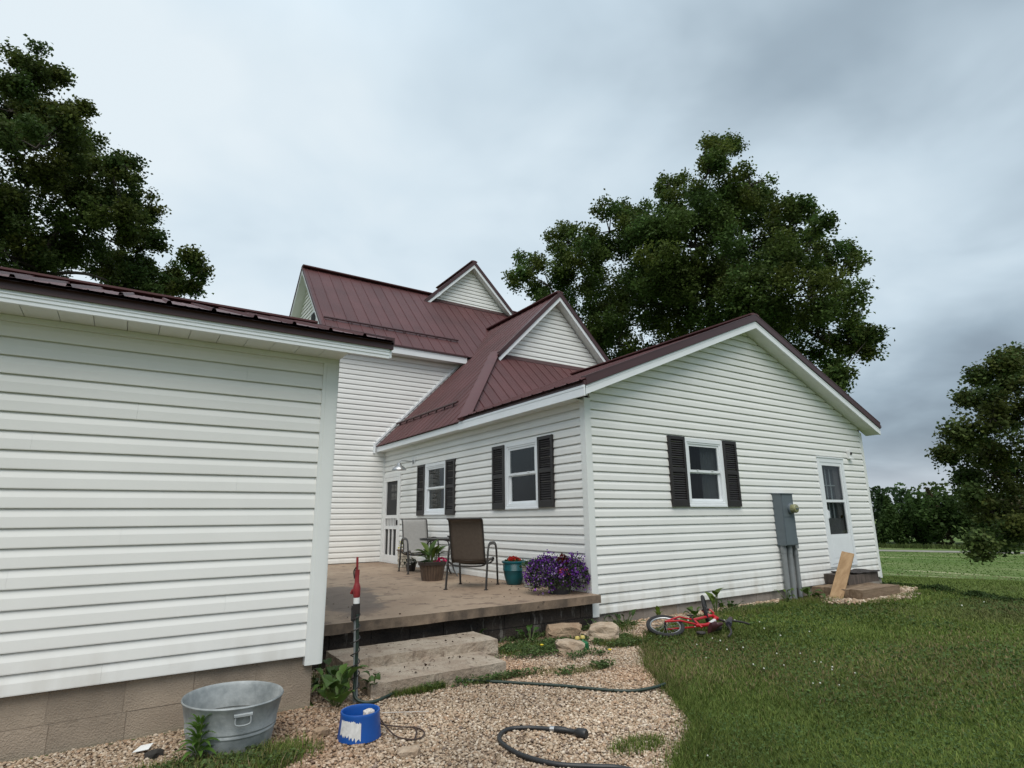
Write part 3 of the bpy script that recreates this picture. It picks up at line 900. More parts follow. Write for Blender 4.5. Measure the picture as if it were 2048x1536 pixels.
F_G.box(m, 6.47, 6.95, -0.08, -0.045, 2.26, 2.38); F_G.box(m, 6.48, 6.94, -0.045, -0.038, 0.55, 1.12)
m.build('inner_door', M_INNERDOOR, door_g)
m = MB()
for u in (6.62, 6.78): F_G.box(m, u, u+0.022, -0.055, -0.038, 1.25, 2.26)
for z in (1.57, 1.91): F_G.box(m, 6.47, 6.95, -0.056, -0.039, z, z+0.022)
m.build('muntins', M_WHITE, door_g)
m = MB(); F_G.box(m, 6.47, 6.95, -0.075, -0.065, 1.25, 2.26); m.build('inner_pane', mat('lit_pane', (0.10, 0.11, 0.12), 0.3), door_g)
m = MB(); m.lathe([(0.0, 0.0), (0.032, 0.004), (0.03, 0.03), (0.0, 0.042)], 12, (0, 0, 0)); m.build('inner_knob', mat('brass_dull', (0.10, 0.07, 0.03), 0.3, metal=0.8), door_g); kb = bpy.data.objects['inner_knob']; kb.rotation_euler = (R(90), 0, 0); kb.location = (7.05, 0.045, 1.28)
# --- screen door by the inside corner
m = MB(); ring(F_P, m, 6.935, 8.025, 0.295, 2.475, 0.075, -0.02, 0.042, tb=0.03, tt=0.09)
door_p = m.build('screen_door', M_WHITE, house)
m = MB(); ring(F_P, m, 7.015, 7.945, 0.33, 2.38, 0.10, 0.0, 0.036, tb=0.15, tt=0.10)
F_P.box(m, 7.115, 7.845, 0.0, 0.035, 1.10, 1.17); F_P.box(m, 7.115, 7.845, 0.0, 0.035, 1.36, 1.44)
m.build('door_leaf', M_WHITE, door_p)
for i in range(2):
    m = MB(); u = 7.115+0.73*(i+1)/3-0.025; F_P.box(m, u, u+0.05, 0.002, 0.034, 0.48, 1.10); m.build('slat', M_WHITE, door_p)
for i in range(6):
    m = MB(); u = 7.115+0.73*(i+1)/7-0.013; F_P.box(m, u, u+0.026, 0.004, 0.030, 1.17, 1.36); m.build('spindle', M_WHITE, door_p)
m = MB(); F_P.box(m, 7.1, 7.86, 0.004, 0.006, 0.46, 2.30); m.build('screen', M_SCREEN, door_p)
M_PANE6 = mat('dim_pane', (0.010, 0.011, 0.012), 0.2)
for i in range(2):
    for j in range(2):
        m = MB(); F_P.box(m, 7.20+i*0.19, 7.36+i*0.19, 0.006, 0.0075, 1.82+j*0.20, 1.99+j*0.20); m.build('pane', M_PANE6, door_p)
m = MB(); F_P.box(m, 7.04, 7.06, 0.036, 0.075, 1.2, 1.32); m.build('handle', M_BLACK, door_p)

# ================================================================== garage on the left
garage = empty('garage', (0, 0, 0), 0, 'low white sided outbuilding close on the left, with wide soffit and maroon roof edge', 'garage')
YL = -1.261
LX = -4.146
F_L = Frame((-11.0, YL, 0), (1, 0, 0), (0, -1, 0))
siding(garage, F_L, 0.2352, 20, lambda z: 0.0, lambda z: 11.0+LX-0.105, joints=(5.35, 99, 99, 6.1, 99, 4.75, 99), zmax=2.80, prof=PROFILE_NEW)
m = MB(); F_L.box(m, 11.0+LX-0.115, 11.0+LX+0.02, -0.05, 0.030, 0.165, 2.80); F_L.box(m, 11.0+LX-0.085, 11.0+LX+0.005, 0.030, 0.0345, 0.165, 2.80)
F_L.box(m, 11.0+LX-0.012, 11.0+LX+0.030, -0.12, 0.020, 0.165, 2.80)
m.build('corner_post', M_POST, garage)
m = MB()
siding(garage, Frame((LX, YL+.03, 0), (0, 1, 0), (1, 0, 0)), 0.2352, 27, lambda z: 0.01 if z < 2.8 else min(2.53, (z-2.8)/0.40), lambda z: 5.09 if z < 2.8 else max(2.53, 5.09-(z-2.8)/0.40), zmax=3.80)
m.add([(LX-.02, YL+.02, .17), (LX-.02, 3.86, .17), (LX-.02, 3.86, 2.8), (LX-.02, 1.3, 3.85), (LX-.02, YL+.02, 2.8)], [(0, 1, 2, 3, 4)])
m.add([(-11, 3.86, -.4), (LX, 3.86, -.4), (LX, 3.86, 2.8), (-11, 3.86, 2.8)], [(0, 1, 2, 3)])
m.add([(-11, YL+.02, -.4), (-11, 3.86, -.4), (-11, 3.86, 2.8), (-11, 1.3, 3.85), (-11, YL+.02, 2.8)], [(0, 1, 2, 3, 4)])
m.build('wall', M_SIDING, garage)
F_LF = Frame((-11.0, YL+0.035, 0), (1, 0, 0), (0, -1, 0))
block_wall(garage, 'foundation', F_LF, 0.0, 11.0+LX-0.035, -0.424, 0.236, 3, 0.436, M_BLOCK, gap=0.006, first=0.16, stag=0.94)
MB().box(LX-0.2, LX-0.036, YL+0.036, 3.85, -0.42, 0.20).build('foundation', M_BLOCK, garage)
LS = (3.97-2.955)/(1.3+1.63)
def P_l(e, t, h): return Vector((e, 1.3-t, 3.97-LS*t)) + Vector((0, -LS, 1)).normalized()*h
def P_lb(e, t, h): return Vector((e, 1.3+t, 3.97-LS*t)) + Vector((0, LS, 1)).normalized()*h
roof_sheets(garage, P_l, None, (-11.3, -3.73), lambda e: 0.0, lambda e: 2.97, phase=-3.73, width=0.305, rib=0.026)
roof_sheets(garage, P_lb, None, (-11.3, -3.73), lambda e: 0.0, lambda e: 2.97, phase=-3.73, width=0.61)
m = MB(); m.tube([(-11.3, 1.3, 3.985), (-3.72, 1.3, 3.985)], 0.10, 8, flat=(1.3, 0.3)); m.build('ridge_cap', M_ROOF, garage)
m = MB(); m.box(-11.3, -3.755, -1.612, -1.587, 2.785, 2.875); m.box(-11.3, -3.755, -1.618, -1.612, 2.815, 2.822); m.box(-11.3, -3.755, -1.618, -1.612, 2.845, 2.852)
m.build('fascia', M_TRIM, garage)
m = MB(); m.box(-11.3, -3.725, -1.630, -1.56, 2.872, 2.938); m.build('eave_trim', M_ROOFTRIM, garage)
m = MB(); m.box(-11.3, -3.74, -1.60, -1.55, 2.938, 2.948); m.build('closure', M_DARKGAP, garage)
flat_soffit(-11.2, LX+0.02, -1.59, YL-0.001, 2.792, 'x', step=0.205, parent=garage)
m = MB(); m.box(-11.2, LX+0.02, YL-0.035, YL-0.0005, 2.745, 2.79); m.build('soffit_channel', M_SOFFIT, garage)
for sg, pp in ((-1, 1), (1, 1)):
    m = MB(); beam(m, (-3.755, 1.3+sg*2.9, 2.955-0.03), (-3.755, 1.3, 3.97-0.03), 0.025, 0.13, (1, 0, 0)); m.build('rake_board', M_TRIM, garage)
    m = MB(); beam(m, (-3.745, 1.3+sg*2.93, 2.955+0.03), (-3.745, 1.3, 3.97+0.03), 0.03, 0.07, (1, 0, 0)); m.build('rake_trim', M_ROOFTRIM, garage)
# ================================================================== patio (part of the setting)
def patio_material():
    m = bpy.data.materials.new('patio_concrete'); m.use_nodes = True
    nt = m.node_tree; b = nt.nodes['Principled BSDF']; N, L = nt.nodes.new, nt.links.new
    geo = N('ShaderNodeNewGeometry')
    def noise(s, st=(1, 1, 1), det=6, src=None):
        mp = N('ShaderNodeMapping'); mp.inputs['Scale'].default_value = st
        L(geo.outputs['Position'], mp.inputs[0])
        n = N('ShaderNodeTexNoise'); n.inputs['Scale'].default_value = s; n.inputs['Detail'].default_value = det
        n.inputs['Roughness'].default_value = 0.6
        L(mp.outputs[0], n.inputs[0]); return n
    def mr(v, a, c):
        k = N('ShaderNodeMapRange'); k.inputs[1].default_value = a; k.inputs[2].default_value = c; L(v, k.inputs[0]); return k.outputs[0]
    def mix(f, a, c):
        k = N('ShaderNodeMix'); k.data_type = 'RGBA'; L(f, k.inputs[0])
        for i, v in ((6, a), (7, c)):
            if isinstance(v, tuple): k.inputs[i].default_value = (*v, 1)
            else: L(v, k.inputs[i])
        return k.outputs[2]
    c = mix(mr(noise(1.1).outputs[0], 0.35, 0.65), (0.255, 0.182, 0.128), (0.33, 0.248, 0.178))
    c = mix(mr(noise(4.5, (1, 1, 1), 7).outputs[0], 0.53, 0.68), c, (0.155, 0.105, 0.075))
    c = mix(mr(noise(12, (1, 1, 1), 3).outputs[0], 0.66, 0.72), c, (0.085, 0.058, 0.045))
    # wet patch beside the garage corner: an irregular stain with its own outline
    warp = noise(1.6, (1, 1, 1), 4)
    va = N('ShaderNodeVectorMath'); va.operation = 'MULTIPLY_ADD'
    L(warp.outputs['Color'], va.inputs[0]); va.inputs[1].default_value = (1.1, 1.1, 0); L(geo.outputs['Position'], va.inputs[2])
    def blob(cx, cy, rx, ry, rot, f=0.85):
        mp = N('ShaderNodeMapping'); mp.vector_type = 'TEXTURE'
        mp.inputs['Location'].default_value = (cx+0.55, cy+0.55, 0); mp.inputs['Rotation'].default_value = (0, 0, rot); mp.inputs['Scale'].default_value = (rx, ry, 99)
        L(va.outputs[0], mp.inputs[0])
        ln = N('ShaderNodeVectorMath'); ln.operation = 'LENGTH'; L(mp.outputs[0], ln.inputs[0])
        k = N('ShaderNodeMapRange'); k.inputs[1].default_value = 1.0; k.inputs[2].default_value = 0.82; k.inputs[4].default_value = f; L(ln.outputs['Value'], k.inputs[0]); return k.outputs[0]
    c = mix(blob(-2.95, 1.75, 0.55, 1.55, R(-14), 0.75), c, (0.105, 0.085, 0.074))
    c = mix(blob(-3.15, 0.45, 0.22, 0.40, R(-40), 0.45), c, (0.11, 0.08, 0.065))
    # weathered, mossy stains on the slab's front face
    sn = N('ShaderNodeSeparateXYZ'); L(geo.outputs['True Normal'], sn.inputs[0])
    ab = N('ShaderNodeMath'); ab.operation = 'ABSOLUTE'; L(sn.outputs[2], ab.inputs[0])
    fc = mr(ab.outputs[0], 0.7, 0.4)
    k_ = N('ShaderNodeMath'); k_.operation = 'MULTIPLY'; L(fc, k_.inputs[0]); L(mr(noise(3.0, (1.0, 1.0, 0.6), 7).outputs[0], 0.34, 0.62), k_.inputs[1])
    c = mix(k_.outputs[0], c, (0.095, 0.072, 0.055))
    L(c, b.inputs['Base Color'])
    rr = N('ShaderNodeMapRange'); rr.inputs[3].default_value = 0.75; rr.inputs[4].default_value = 0.95
    L(noise(3).outputs[0], rr.inputs[0]); L(rr.outputs[0], b.inputs['Roughness'])
    bp = N('ShaderNodeBump'); bp.inputs['Strength'].default_value = 0.35; bp.inputs['Distance'].default_value = 0.01
    L(noise(70, (1, 1, 1), 5).outputs[0], bp.inputs['Height']); L(bp.outputs[0], b.inputs['Normal'])
    return m
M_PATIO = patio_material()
PZ = 0.285
patio = empty('patio', (0, 0, 0)); patio['kind'] = 'structure'
def rough_box(x0, x1, y0, y1, z0, z1, nx, ny, nz, amp, seed, taper=0.0, skew=0.0, top_amp=None, edge=None):
    """subdivided box with an uneven surface (quarried stone, worn slab edge)"""
    bm = bmesh.new()
    bmesh.ops.create_grid(bm, x_segments=1, y_segments=1, size=1)
    bm.free()
    V, F, idx = [], [], {}
    def vert(i, j, k):
        if (i, j, k) in idx: return idx[(i, j, k)]
        x = x0+(x1-x0)*i/nx; y = y0+(y1-y0)*j/ny; z = z0+(z1-z0)*k/nz
        idx[(i, j, k)] = len(V); V.append([x, y, z]); return idx[(i, j, k)]
    for i in range(nx):
        for j in range(ny):
            F.append((vert(i, j, nz), vert(i+1, j, nz), vert(i+1, j+1, nz), vert(i, j+1, nz)))
            F.append((vert(i, j, 0), vert(i, j+1, 0), vert(i+1, j+1, 0), vert(i+1, j, 0)))
    for i in range(nx):
        for k in range(nz):
            F.append((vert(i, 0, k), vert(i+1, 0, k), vert(i+1, 0, k+1), vert(i, 0, k+1)))
            F.append((vert(i, ny, k), vert(i, ny, k+1), vert(i+1, ny, k+1), vert(i+1, ny, k)))
    for j in range(ny):
        for k in range(nz):
            F.append((vert(0, j, k), vert(0, j, k+1), vert(0, j+1, k+1), vert(0, j+1, k)))
            F.append((vert(nx, j, k), vert(nx, j+1, k), vert(nx, j+1, k+1), vert(nx, j, k+1)))
    r = np.random.default_rng(seed)
    from mathutils import noise as mn
    out = []
    for (x, y, z) in V:
        p = Vector((x, y, z))*3.1+Vector((seed*3.7, 0, 0)); q = p*3.0
        d = (mn.noise_vector(p)*0.5+mn.noise_vector(q)*0.35+mn.noise_vector(q*2.7)*0.3)*amp
        if top_amp is not None and z > z1-1e-6: d.z = d.z/amp*top_amp if amp else 0
        t = (z-z0)/(z1-z0) if z1 > z0 else 0
        if edge is not None:
            e_ = edge if z > z1-1e-6 else (0.35+0.65*math.sin(math.pi*min(1, t+.15)) )
            d = Vector((d.x*e_, d.y*e_, d.z))
        cx, cy = (x0+x1)/2, (y0+y1)/2
        x2 = cx+(x-cx)*(1-taper*t); y2 = cy+(y-cy)*(1-taper*t)
        out.append((x2+d.x+skew*(y-cy), y2+d.y, z+d.z))
    m = MB(); m.v = out; m.f = F
    return m
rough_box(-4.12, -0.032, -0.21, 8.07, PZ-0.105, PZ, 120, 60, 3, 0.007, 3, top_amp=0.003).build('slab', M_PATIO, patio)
F_PF = Frame((-4.12, -0.07, 0), (1, 0, 0), (0, -1, 0))
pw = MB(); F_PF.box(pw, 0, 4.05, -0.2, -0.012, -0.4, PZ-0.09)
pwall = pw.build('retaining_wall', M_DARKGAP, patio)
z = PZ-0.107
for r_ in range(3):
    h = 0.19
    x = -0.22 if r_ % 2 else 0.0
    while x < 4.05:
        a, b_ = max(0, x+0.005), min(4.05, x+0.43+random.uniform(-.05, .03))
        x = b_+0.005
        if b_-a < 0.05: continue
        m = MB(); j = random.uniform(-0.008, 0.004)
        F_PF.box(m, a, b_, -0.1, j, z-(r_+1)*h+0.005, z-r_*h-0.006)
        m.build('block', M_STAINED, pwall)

# ------------------------------------------------------------------ stone steps, rocks
M_STONE = streak_mat('limestone_step', (0.43, 0.36, 0.285), (0.32, 0.25, 0.19), (0.16, 0.115, 0.085), vs=2.6)
M_STONE2 = mat('warm_fieldstone', (0.25, 0.165, 0.105), 0.9, vscale=9, col2=(0.38, 0.28, 0.19), bump=0.9, bscale=40, lo=0.3, hi=0.7)
M_STONE3 = mat('pale_fieldstone', (0.32, 0.235, 0.165), 0.9, vscale=9, col2=(0.46, 0.37, 0.28), bump=0.7, bscale=40)
s1 = rough_box(-3.78, -2.07, -0.80, -0.26, GZ-0.05, 0.045, 70, 22, 10, 0.050, 11, top_amp=0.006, edge=0.45).build('stone_step', M_STONE, smooth=False)
tag(s1, 'upper rough quarried stone step directly below the concrete patio edge', 'step', 'stone steps up to the patio')
s2 = rough_box(-3.70, -2.33, -1.37, -0.80, GZ-0.05, -0.045, 64, 22, 8, 0.020, 23, skew=0.03, top_amp=0.004, edge=0.3).build('stone_step', M_STONE)
tag(s2, 'lower smoother stone step slab with dark chips on top, beside the gravel', 'step', 'stone steps up to the patio')
def rock(name, c, size, seed, material, label, flat=0.0, sub=3, rz=0.0, cat='rock', group=None, sharp=False):
    bm = bmesh.new(); bmesh.ops.create_icosphere(bm, subdivisions=sub, radius=1)
    from mathutils import noise as mn
    for v in bm.verts:
        p = v.co.copy()
        # squared-off block shape, then lumpy
        k = 1.0/max(abs(p.x), abs(p.y), abs(p.z))
        p = p.lerp(p*k, 0.86)
        p += mn.noise_vector(v.co*1.3+Vector((seed*5.3, 1, 0)))*0.24 + mn.noise_vector(v.co*5+Vector((seed, 7, 0)))*0.06
        v.co = Vector((p.x*size[0]/2, p.y*size[1]/2, p.z*size[2]/2))
    me = bpy.data.meshes.new(name); bm.to_mesh(me); bm.free(); me.materials.append(material)
    o = bpy.data.objects.new(name, me); COL.objects.link(o)
    o.location = c; o.rotation_euler = (random.uniform(-.08, .08), random.uniform(-.08, .08), rz)
    return tag(o, label, cat, group)
rock('rock', (-0.86, -0.42, GZ+0.085), (0.44, 0.27, 0.20), 3, M_STONE2, 'brown flat-topped rock against the patio wall', rz=-0.45, group='rocks by the patio corner')
rock('rock', (-1.24, -1.00, GZ+0.055), (0.31, 0.25, 0.17), 9, M_STONE3, 'pale buff rock right beside the green sprinkler', rz=-0.5, group='rocks by the patio corner')
rock('rock', (-0.52, -0.78, GZ+0.09), (0.38, 0.29, 0.23), 14, M_STONE3, 'lichen-spotted rock near the house corner, half hidden by weeds', rz=-0.75, group='rocks by the patio corner')
rock('rock', (-3.93, -2.66, GZ+0.022), (0.15, 0.09, 0.075), 21, M_STONE3, 'small pinkish grey stone lying on the gravel in front of the wire loop', sub=2, rz=-0.4, group='loose stones')
rock('rock', (-4.30, -1.98, GZ+0.03), (0.11, 0.08, 0.075), 27, M_STONE2, 'small tan square stone on the gravel left of the blue bowl', sub=2, rz=0.2, group='loose stones')
rock('rock', (-5.30, -1.72, GZ+0.022), (0.10, 0.075, 0.06), 31, mat('charcoal_stone', (0.03, 0.027, 0.025), 0.9, 0.2), 'dark lump on the gravel left of the metal tub', sub=2, rz=0.4, group='loose stones')
m = MB(); m.add([(-5.47, -1.58, GZ+.03), (-5.36, -1.60, GZ+.028), (-5.33, -1.545, GZ+.035), (-5.385, -1.53, GZ+.032), (-5.46, -1.58, GZ+.034)], [(0, 1, 2, 3, 4)])
m = MB().prism([(-5.42, -1.62, GZ+.030), (-5.33, -1.61, GZ+.028), (-5.30, -1.555, GZ+.045), (-5.37, -1.545, GZ+.040)], (0, 0, 0.003))
tag(m.build('paper_scrap', M_WHITE), 'white torn paper scrap on the gravel by the block foundation', 'paper')

# ------------------------------------------------------------------ gravel
EDGE = [(0.36, -0.70), (-0.28, -1.19), (-0.62, -1.55), (-1.03, -1.95), (-1.43, -2.54), (-1.635, -2.84), (-1.98, -3.33), (-2.39, -3.61), (-2.69, -3.75), (-3.4, -4.3), (-4.2, -5.0)]
GPOLY = [(-9.0, YL), (-9.0, -5.0)] + EDGE[::-1] + [(1.2, -0.38), (3.0, -0.12), (3.4, -0.42), (3.9, -0.30), (4.4, -0.02), (0.0, -0.02), (-0.1, -0.10), (-4.1, -0.10), (-4.146, YL)]
def in_poly(x, y, poly):
    inside = np.zeros(len(x), bool); n = len(poly)
    for i in range(n):
        x1, y1 = poly[i]; x2, y2 = poly[(i+1) % n]
        c = ((y1 > y) != (y2 > y)) & (x < (x2-x1)*(y-y1)/(y2-y1+1e-12)+x1)
        inside ^= c
    return inside
m = MB(); m.add([(x, y, GZ+0.004) for x, y in GPOLY], [tuple(range(len(GPOLY)))])
tag(m.build('gravel_bed', mat('gravel_dirt', (0.135, 0.090, 0.062), 0.95, vscale=9, col2=(0.23, 0.165, 0.12), bump=0.8, bscale=60)), kind='structure')
GPOLY2 = [(4.6, -0.80), (5.0, -1.12), (5.35, -1.22), (5.7, -1.20), (6.2, -1.30), (6.9, -1.16), (7.3, -1.02), (7.9, -0.72), (8.0, -0.45), (7.9, -0.2), (6.7, -0.3), (5.3, -0.3)]
m = MB(); m.add([(x, y, GZ+0.004) for x, y in GPOLY2], [tuple(range(len(GPOLY2)))])
tag(m.build('gravel_bed', MATS['gravel_dirt']), kind='structure')
def project(P):
    d = P-np.array(CAM)
    zc = d@np.array(fw); x = d@np.array(r2)/zc; y = -(d@np.array(u2))/zc
    return 1024+1148.1*x, 768+1148.1*y, zc
def in_view(P, mx=260, my=120):
    px, py, zc = project(P)
    return (zc > 0.2) & (px > -mx) & (px < 2048+mx) & (py > -my) & (py < 1536+my)
def vnoise(X, Y, s, seed):
    """cheap smooth value noise"""
    r = np.random.default_rng(seed); T = r.random((64, 64))
    x, y = X*s+1000, Y*s+1000
    i, j = np.floor(x).astype(int), np.floor(y).astype(int); u, v = x-i, y-j
    u = u*u*(3-2*u); v = v*v*(3-2*v)
    g = lambda a, b: T[a % 64, b % 64]
    return (g(i, j)*(1-u)+g(i+1, j)*u)*(1-v)+(g(i, j+1)*(1-u)+g(i+1, j+1)*u)*v
t_ = (1+5**.5)/2
ICO_V = np.array([(-1, t_, 0), (1, t_, 0), (-1, -t_, 0), (1, -t_, 0), (0, -1, t_), (0, 1, t_), (0, -1, -t_), (0, 1, -t_), (t_, 0, -1), (t_, 0, 1), (-t_, 0, -1), (-t_, 0, 1)], float)/math.sqrt(1+t_*t_)
ICO_F = np.array([(0, 11, 5), (0, 5, 1), (0, 1, 7), (0, 7, 10), (0, 10, 11), (1, 5, 9), (5, 11, 4), (11, 10, 2), (10, 7, 6), (7, 1, 8), (3, 9, 4), (3, 4, 2), (3, 2, 6), (3, 6, 8), (3, 8, 9), (4, 9, 5), (2, 4, 11), (6, 2, 10), (8, 6, 7), (9, 8, 1)])
M_PEBBLE = mat('pebbles', (1, 1, 1), 0.75, 0.12, 55, attr='tint', spec=0.3)
def pebbles(name, X, Y, smin, smax, label_kind='stuff'):
    n = len(X)
    if n == 0: return
    s = rng.uniform(smin, smax, n)*np.where(rng.random(n) < 0.06, 1.5, 1.0)
    V = np.repeat(ICO_V[None], n, 0)*(1+rng.uniform(-0.20, 0.20, (n, 12, 1)))
    V = V*np.stack([s*rng.uniform(.75, 1.25, n), s*rng.uniform(.6, .95, n), s*rng.uniform(.42, .7, n)], 1)[:, None, :]
    # random tilt then spin
    a = rng.normal(0, 0.35, n); b = rng.uniform(0, 2*np.pi, n)
    ca, sa = np.cos(a)[:, None], np.sin(a)[:, None]
    y, z_ = V[..., 1]*ca-V[..., 2]*sa, V[..., 1]*sa+V[..., 2]*ca
    cb, sb = np.cos(b)[:, None], np.sin(b)[:, None]
    x2, y2 = V[..., 0]*cb-y*sb, V[..., 0]*sb+y*cb
    P = np.stack([x2+X[:, None], y2+Y[:, None], z_+GZ+0.006+s[:, None]*rng.uniform(0.15, 0.75, n)[:, None]], 2)
    base = np.array([(0.45, 0.352, 0.258), (0.37, 0.272, 0.192), (0.56, 0.470, 0.375), (0.26, 0.185, 0.12), (0.37, 0.25, 0.165), (0.20, 0.15, 0.12)])
    pick = rng.choice(6, n, p=[.30, .25, .17, .13, .10, .05])
    col = base[pick]*rng.uniform(.8, 1.15, (n, 1))
    dust = vnoise(X, Y, 1.4, 61); red = np.clip(vnoise(X, Y, 0.9, 62)-.6, 0, 1)*2.2
    col = col*(0.82+0.46*dust[:, None])*(1-red[:, None]*np.array([[.06, .20, .28]]))
    # a few rusty, damp areas
    F = (np.arange(n)[:, None, None]*12+ICO_F[None]).reshape(-1, 3)
    np_mesh(name, P.reshape(-1, 3), F, M_PEBBLE, tint=np.repeat(col, 12, 0), smooth=True, kind=label_kind)
N0 = 215000
X = rng.uniform(-7.2, 1.2, N0); Y = rng.uniform(-5.0, 0.0, N0)
k = in_poly(X, Y, GPOLY)
P = np.stack([X, Y, np.full(N0, GZ)], 1); k &= in_view(P, 200, 150)
k &= ~((X > -3.72) & (X < -2.0) & (Y > -0.8) & (Y < -0.2)) & ~((X > -3.66) & (X < -2.36) & (Y > -1.33) & (Y < -0.8))
# thin out where weeds have taken over
for (cx, cy, rx, ry, p) in [(-1.5, -0.75, .55, .40, .55), (-0.45, -0.95, .40, .30, .4), (-5.0, -2.15, .55, .32, .6), (-2.75, -1.45, .5, .15, .4)]:
    k &= ~((((X-cx)/rx)**2+((Y-cy)/ry)**2 < 1) & (rng.random(N0) < p))
pebbles('gravel', X[k], Y[k], 0.0062, 0.0145)
X = rng.uniform(0.3, 4.4, 5200); Y = rng.uniform(-0.45, 0.0, 5200); k = in_poly(X, Y, GPOLY)
pebbles('gravel', X[k], Y[k], 0.014, 0.026)
X = rng.uniform(4.3, 8.4, 11000); Y = rng.uniform(-1.6, -0.2, 11000); jx, jy = X+rng.normal(0, .08, 11000), Y+rng.normal(0, .06, 11000); k = in_poly(jx, jy, GPOLY2) & (rng.random(11000) < .5)
pebbles('gravel', X[k], Y[k], 0.018, 0.034)

# ------------------------------------------------------------------ grass
M_GRASS = leaf_mat('grass_blades', (1, 1, 1), rough=0.7, transl=0.35, spec=0.12)
def blades(name, X, Y, h, w, cols, lean=0.5, z=None):
    n = len(X)
    if z is None: z = np_ground(X, Y)
    a = rng.uniform(0, 2*np.pi, n); dx, dy = np.cos(a), np.sin(a)
    px, py = -dy*w/2, dx*w/2
    ln = h*rng.uniform(0.15, 1.0, n)*lean
    V = np.zeros((n, 5, 3))
    V[:, 0] = np.stack([X+px, Y+py, z-0.005], 1); V[:, 1] = np.stack([X-px, Y-py, z-0.005], 1)
    mx, my = X+dx*ln*0.35, Y+dy*ln*0.35
    V[:, 2] = np.stack([mx-px*.85, my-py*.85, z+h*0.55], 1); V[:, 3] = np.stack([mx+px*.85, my+py*.85, z+h*0.55], 1)
    V[:, 4] = np.stack([X+dx*ln, Y+dy*ln, z+h*rng.uniform(.8, 1.0, n)], 1)
    f = np.array([(0, 1, 2), (0, 2, 3), (3, 2, 4)])
    F = (np.arange(n)[:, None, None]*5+f[None]).reshape(-1, 3)
    return np_mesh(name, V.reshape(-1, 3), F, M_GRASS, tint=np.repeat(cols, 5, 0), kind='stuff')
def lawn_mask(X, Y):
    k = ~in_poly(X, Y, GPOLY) & ~in_poly(X, Y, GPOLY2)
    k &= ~((X > -12) & (X < W+.05) & (Y > -0.03) & (Y < 14)) & ~((X < LX+.1) & (Y > YL))
    return k
GC = np.array([(0.116, 0.170, 0.036), (0.168, 0.222, 0.056), (0.072, 0.116, 0.025), (0.190, 0.190, 0.070), (0.27, 0.215, 0.12)])
def grass_cols(X, Y):
    n = len(X)
    dry = np.clip((vnoise(X, Y, 0.55, 5)-0.48)*3.2, 0, 1)
    dark = vnoise(X, Y, 1.3, 9)
    p = rng.random(n)
    c = np.where((p < 0.45)[:, None], GC[0], np.where((p < 0.72)[:, None], GC[1], np.where((p < 0.95)[:, None], GC[2], GC[3])))
    d = (rng.random(n) < dry*0.5)
    c = np.where(d[:, None], np.where((rng.random(n) < .6)[:, None], GC[3], GC[4]), c)
    out = c*np.array([[1.0, .95, 1.0]])*(0.36+0.58*dark[:, None]+0.44*vnoise(X, Y, 0.45, 15)[:, None])*rng.uniform(.75, 1.25, (n, 1))
    xw = np.interp(Y, [-6, -5.0, -3.8, -2.8, -2.1, -1.55, -.88, .1, 1], [6.3, 6.6, 6.9, 7.3, 7.45, 7.85, 8.15, 8.45, 8.7])
    far = np.clip((X-xw)/0.5, 0, 1)[:, None]
    brown = np.clip(1-np.hypot((X-6.2)/1.9, (Y+2.9)/1.1), 0, 1)[:, None]**.5
    out = out*(1-brown*.6)+np.array([[.125, .100, .062]])*brown*.6*rng.uniform(.6, 1.3, (n, 1))
    return out*(1-far*.7)+np.array([[.150, .205, .056]])*far*.7*rng.uniform(.7, 1.3, (n, 1))
def scatter_lawn(N, d0, d1):
    d = d0*(d1/d0)**rng.random(N); az = R(1)*rng.uniform(18, 104, N)
    X = CAM.x+np.sin(az)*d; Y = CAM.y+np.cos(az)*d
    k = lawn_mask(X, Y)
    P = np.stack([X, Y, np_ground(X, Y)], 1); k &= in_view(P)
    return X[k], Y[k], d[k]
X, Y, d = scatter_lawn(560000, 2.2, 26)
edge_wob = vnoise(X, Y, 3, 3)
h = rng.uniform(0.022, 0.050, len(X))*(0.6+0.55*vnoise(X, Y, 1.1, 12)+0.45*vnoise(X, Y, 3.1, 13)**2)
w = rng.uniform(0.0028, 0.0046, len(X))*np.clip(d/3.2, 1, 5)
blades('grass', X, Y, h, w, grass_cols(X, Y), lean=1.35)
# ragged longer grass along the gravel edge and beside the house
ex, ey = [], []
for (a, b) in zip(EDGE[:-1], EDGE[1:]):
    n = 900; t = rng.random(n); ex.append(a[0]+(b[0]-a[0])*t+rng.normal(0.05, 0.055, n)); ey.append(a[1]+(b[1]-a[1])*t+rng.normal(-0.03, 0.055, n))
ex, ey = np.concatenate(ex), np.concatenate(ey)
blades('grass', ex, ey, rng.uniform(.03, .085, len(ex)), rng.uniform(.0035, .006, len(ex)), grass_cols(ex, ey), lean=1.0)
def tuft_area(cx, cy, rx, ry, n, hmin, hmax, wmul=1.0, z=None):
    a = rng.uniform(0, 2*np.pi, n); r = np.sqrt(rng.random(n))*rng.uniform(.75, 1.1, n)
    X, Y = cx+np.cos(a)*r*rx, cy+np.sin(a)*r*ry
    return X, Y, rng.uniform(hmin, hmax, n), rng.uniform(.0035, .006, n)*wmul
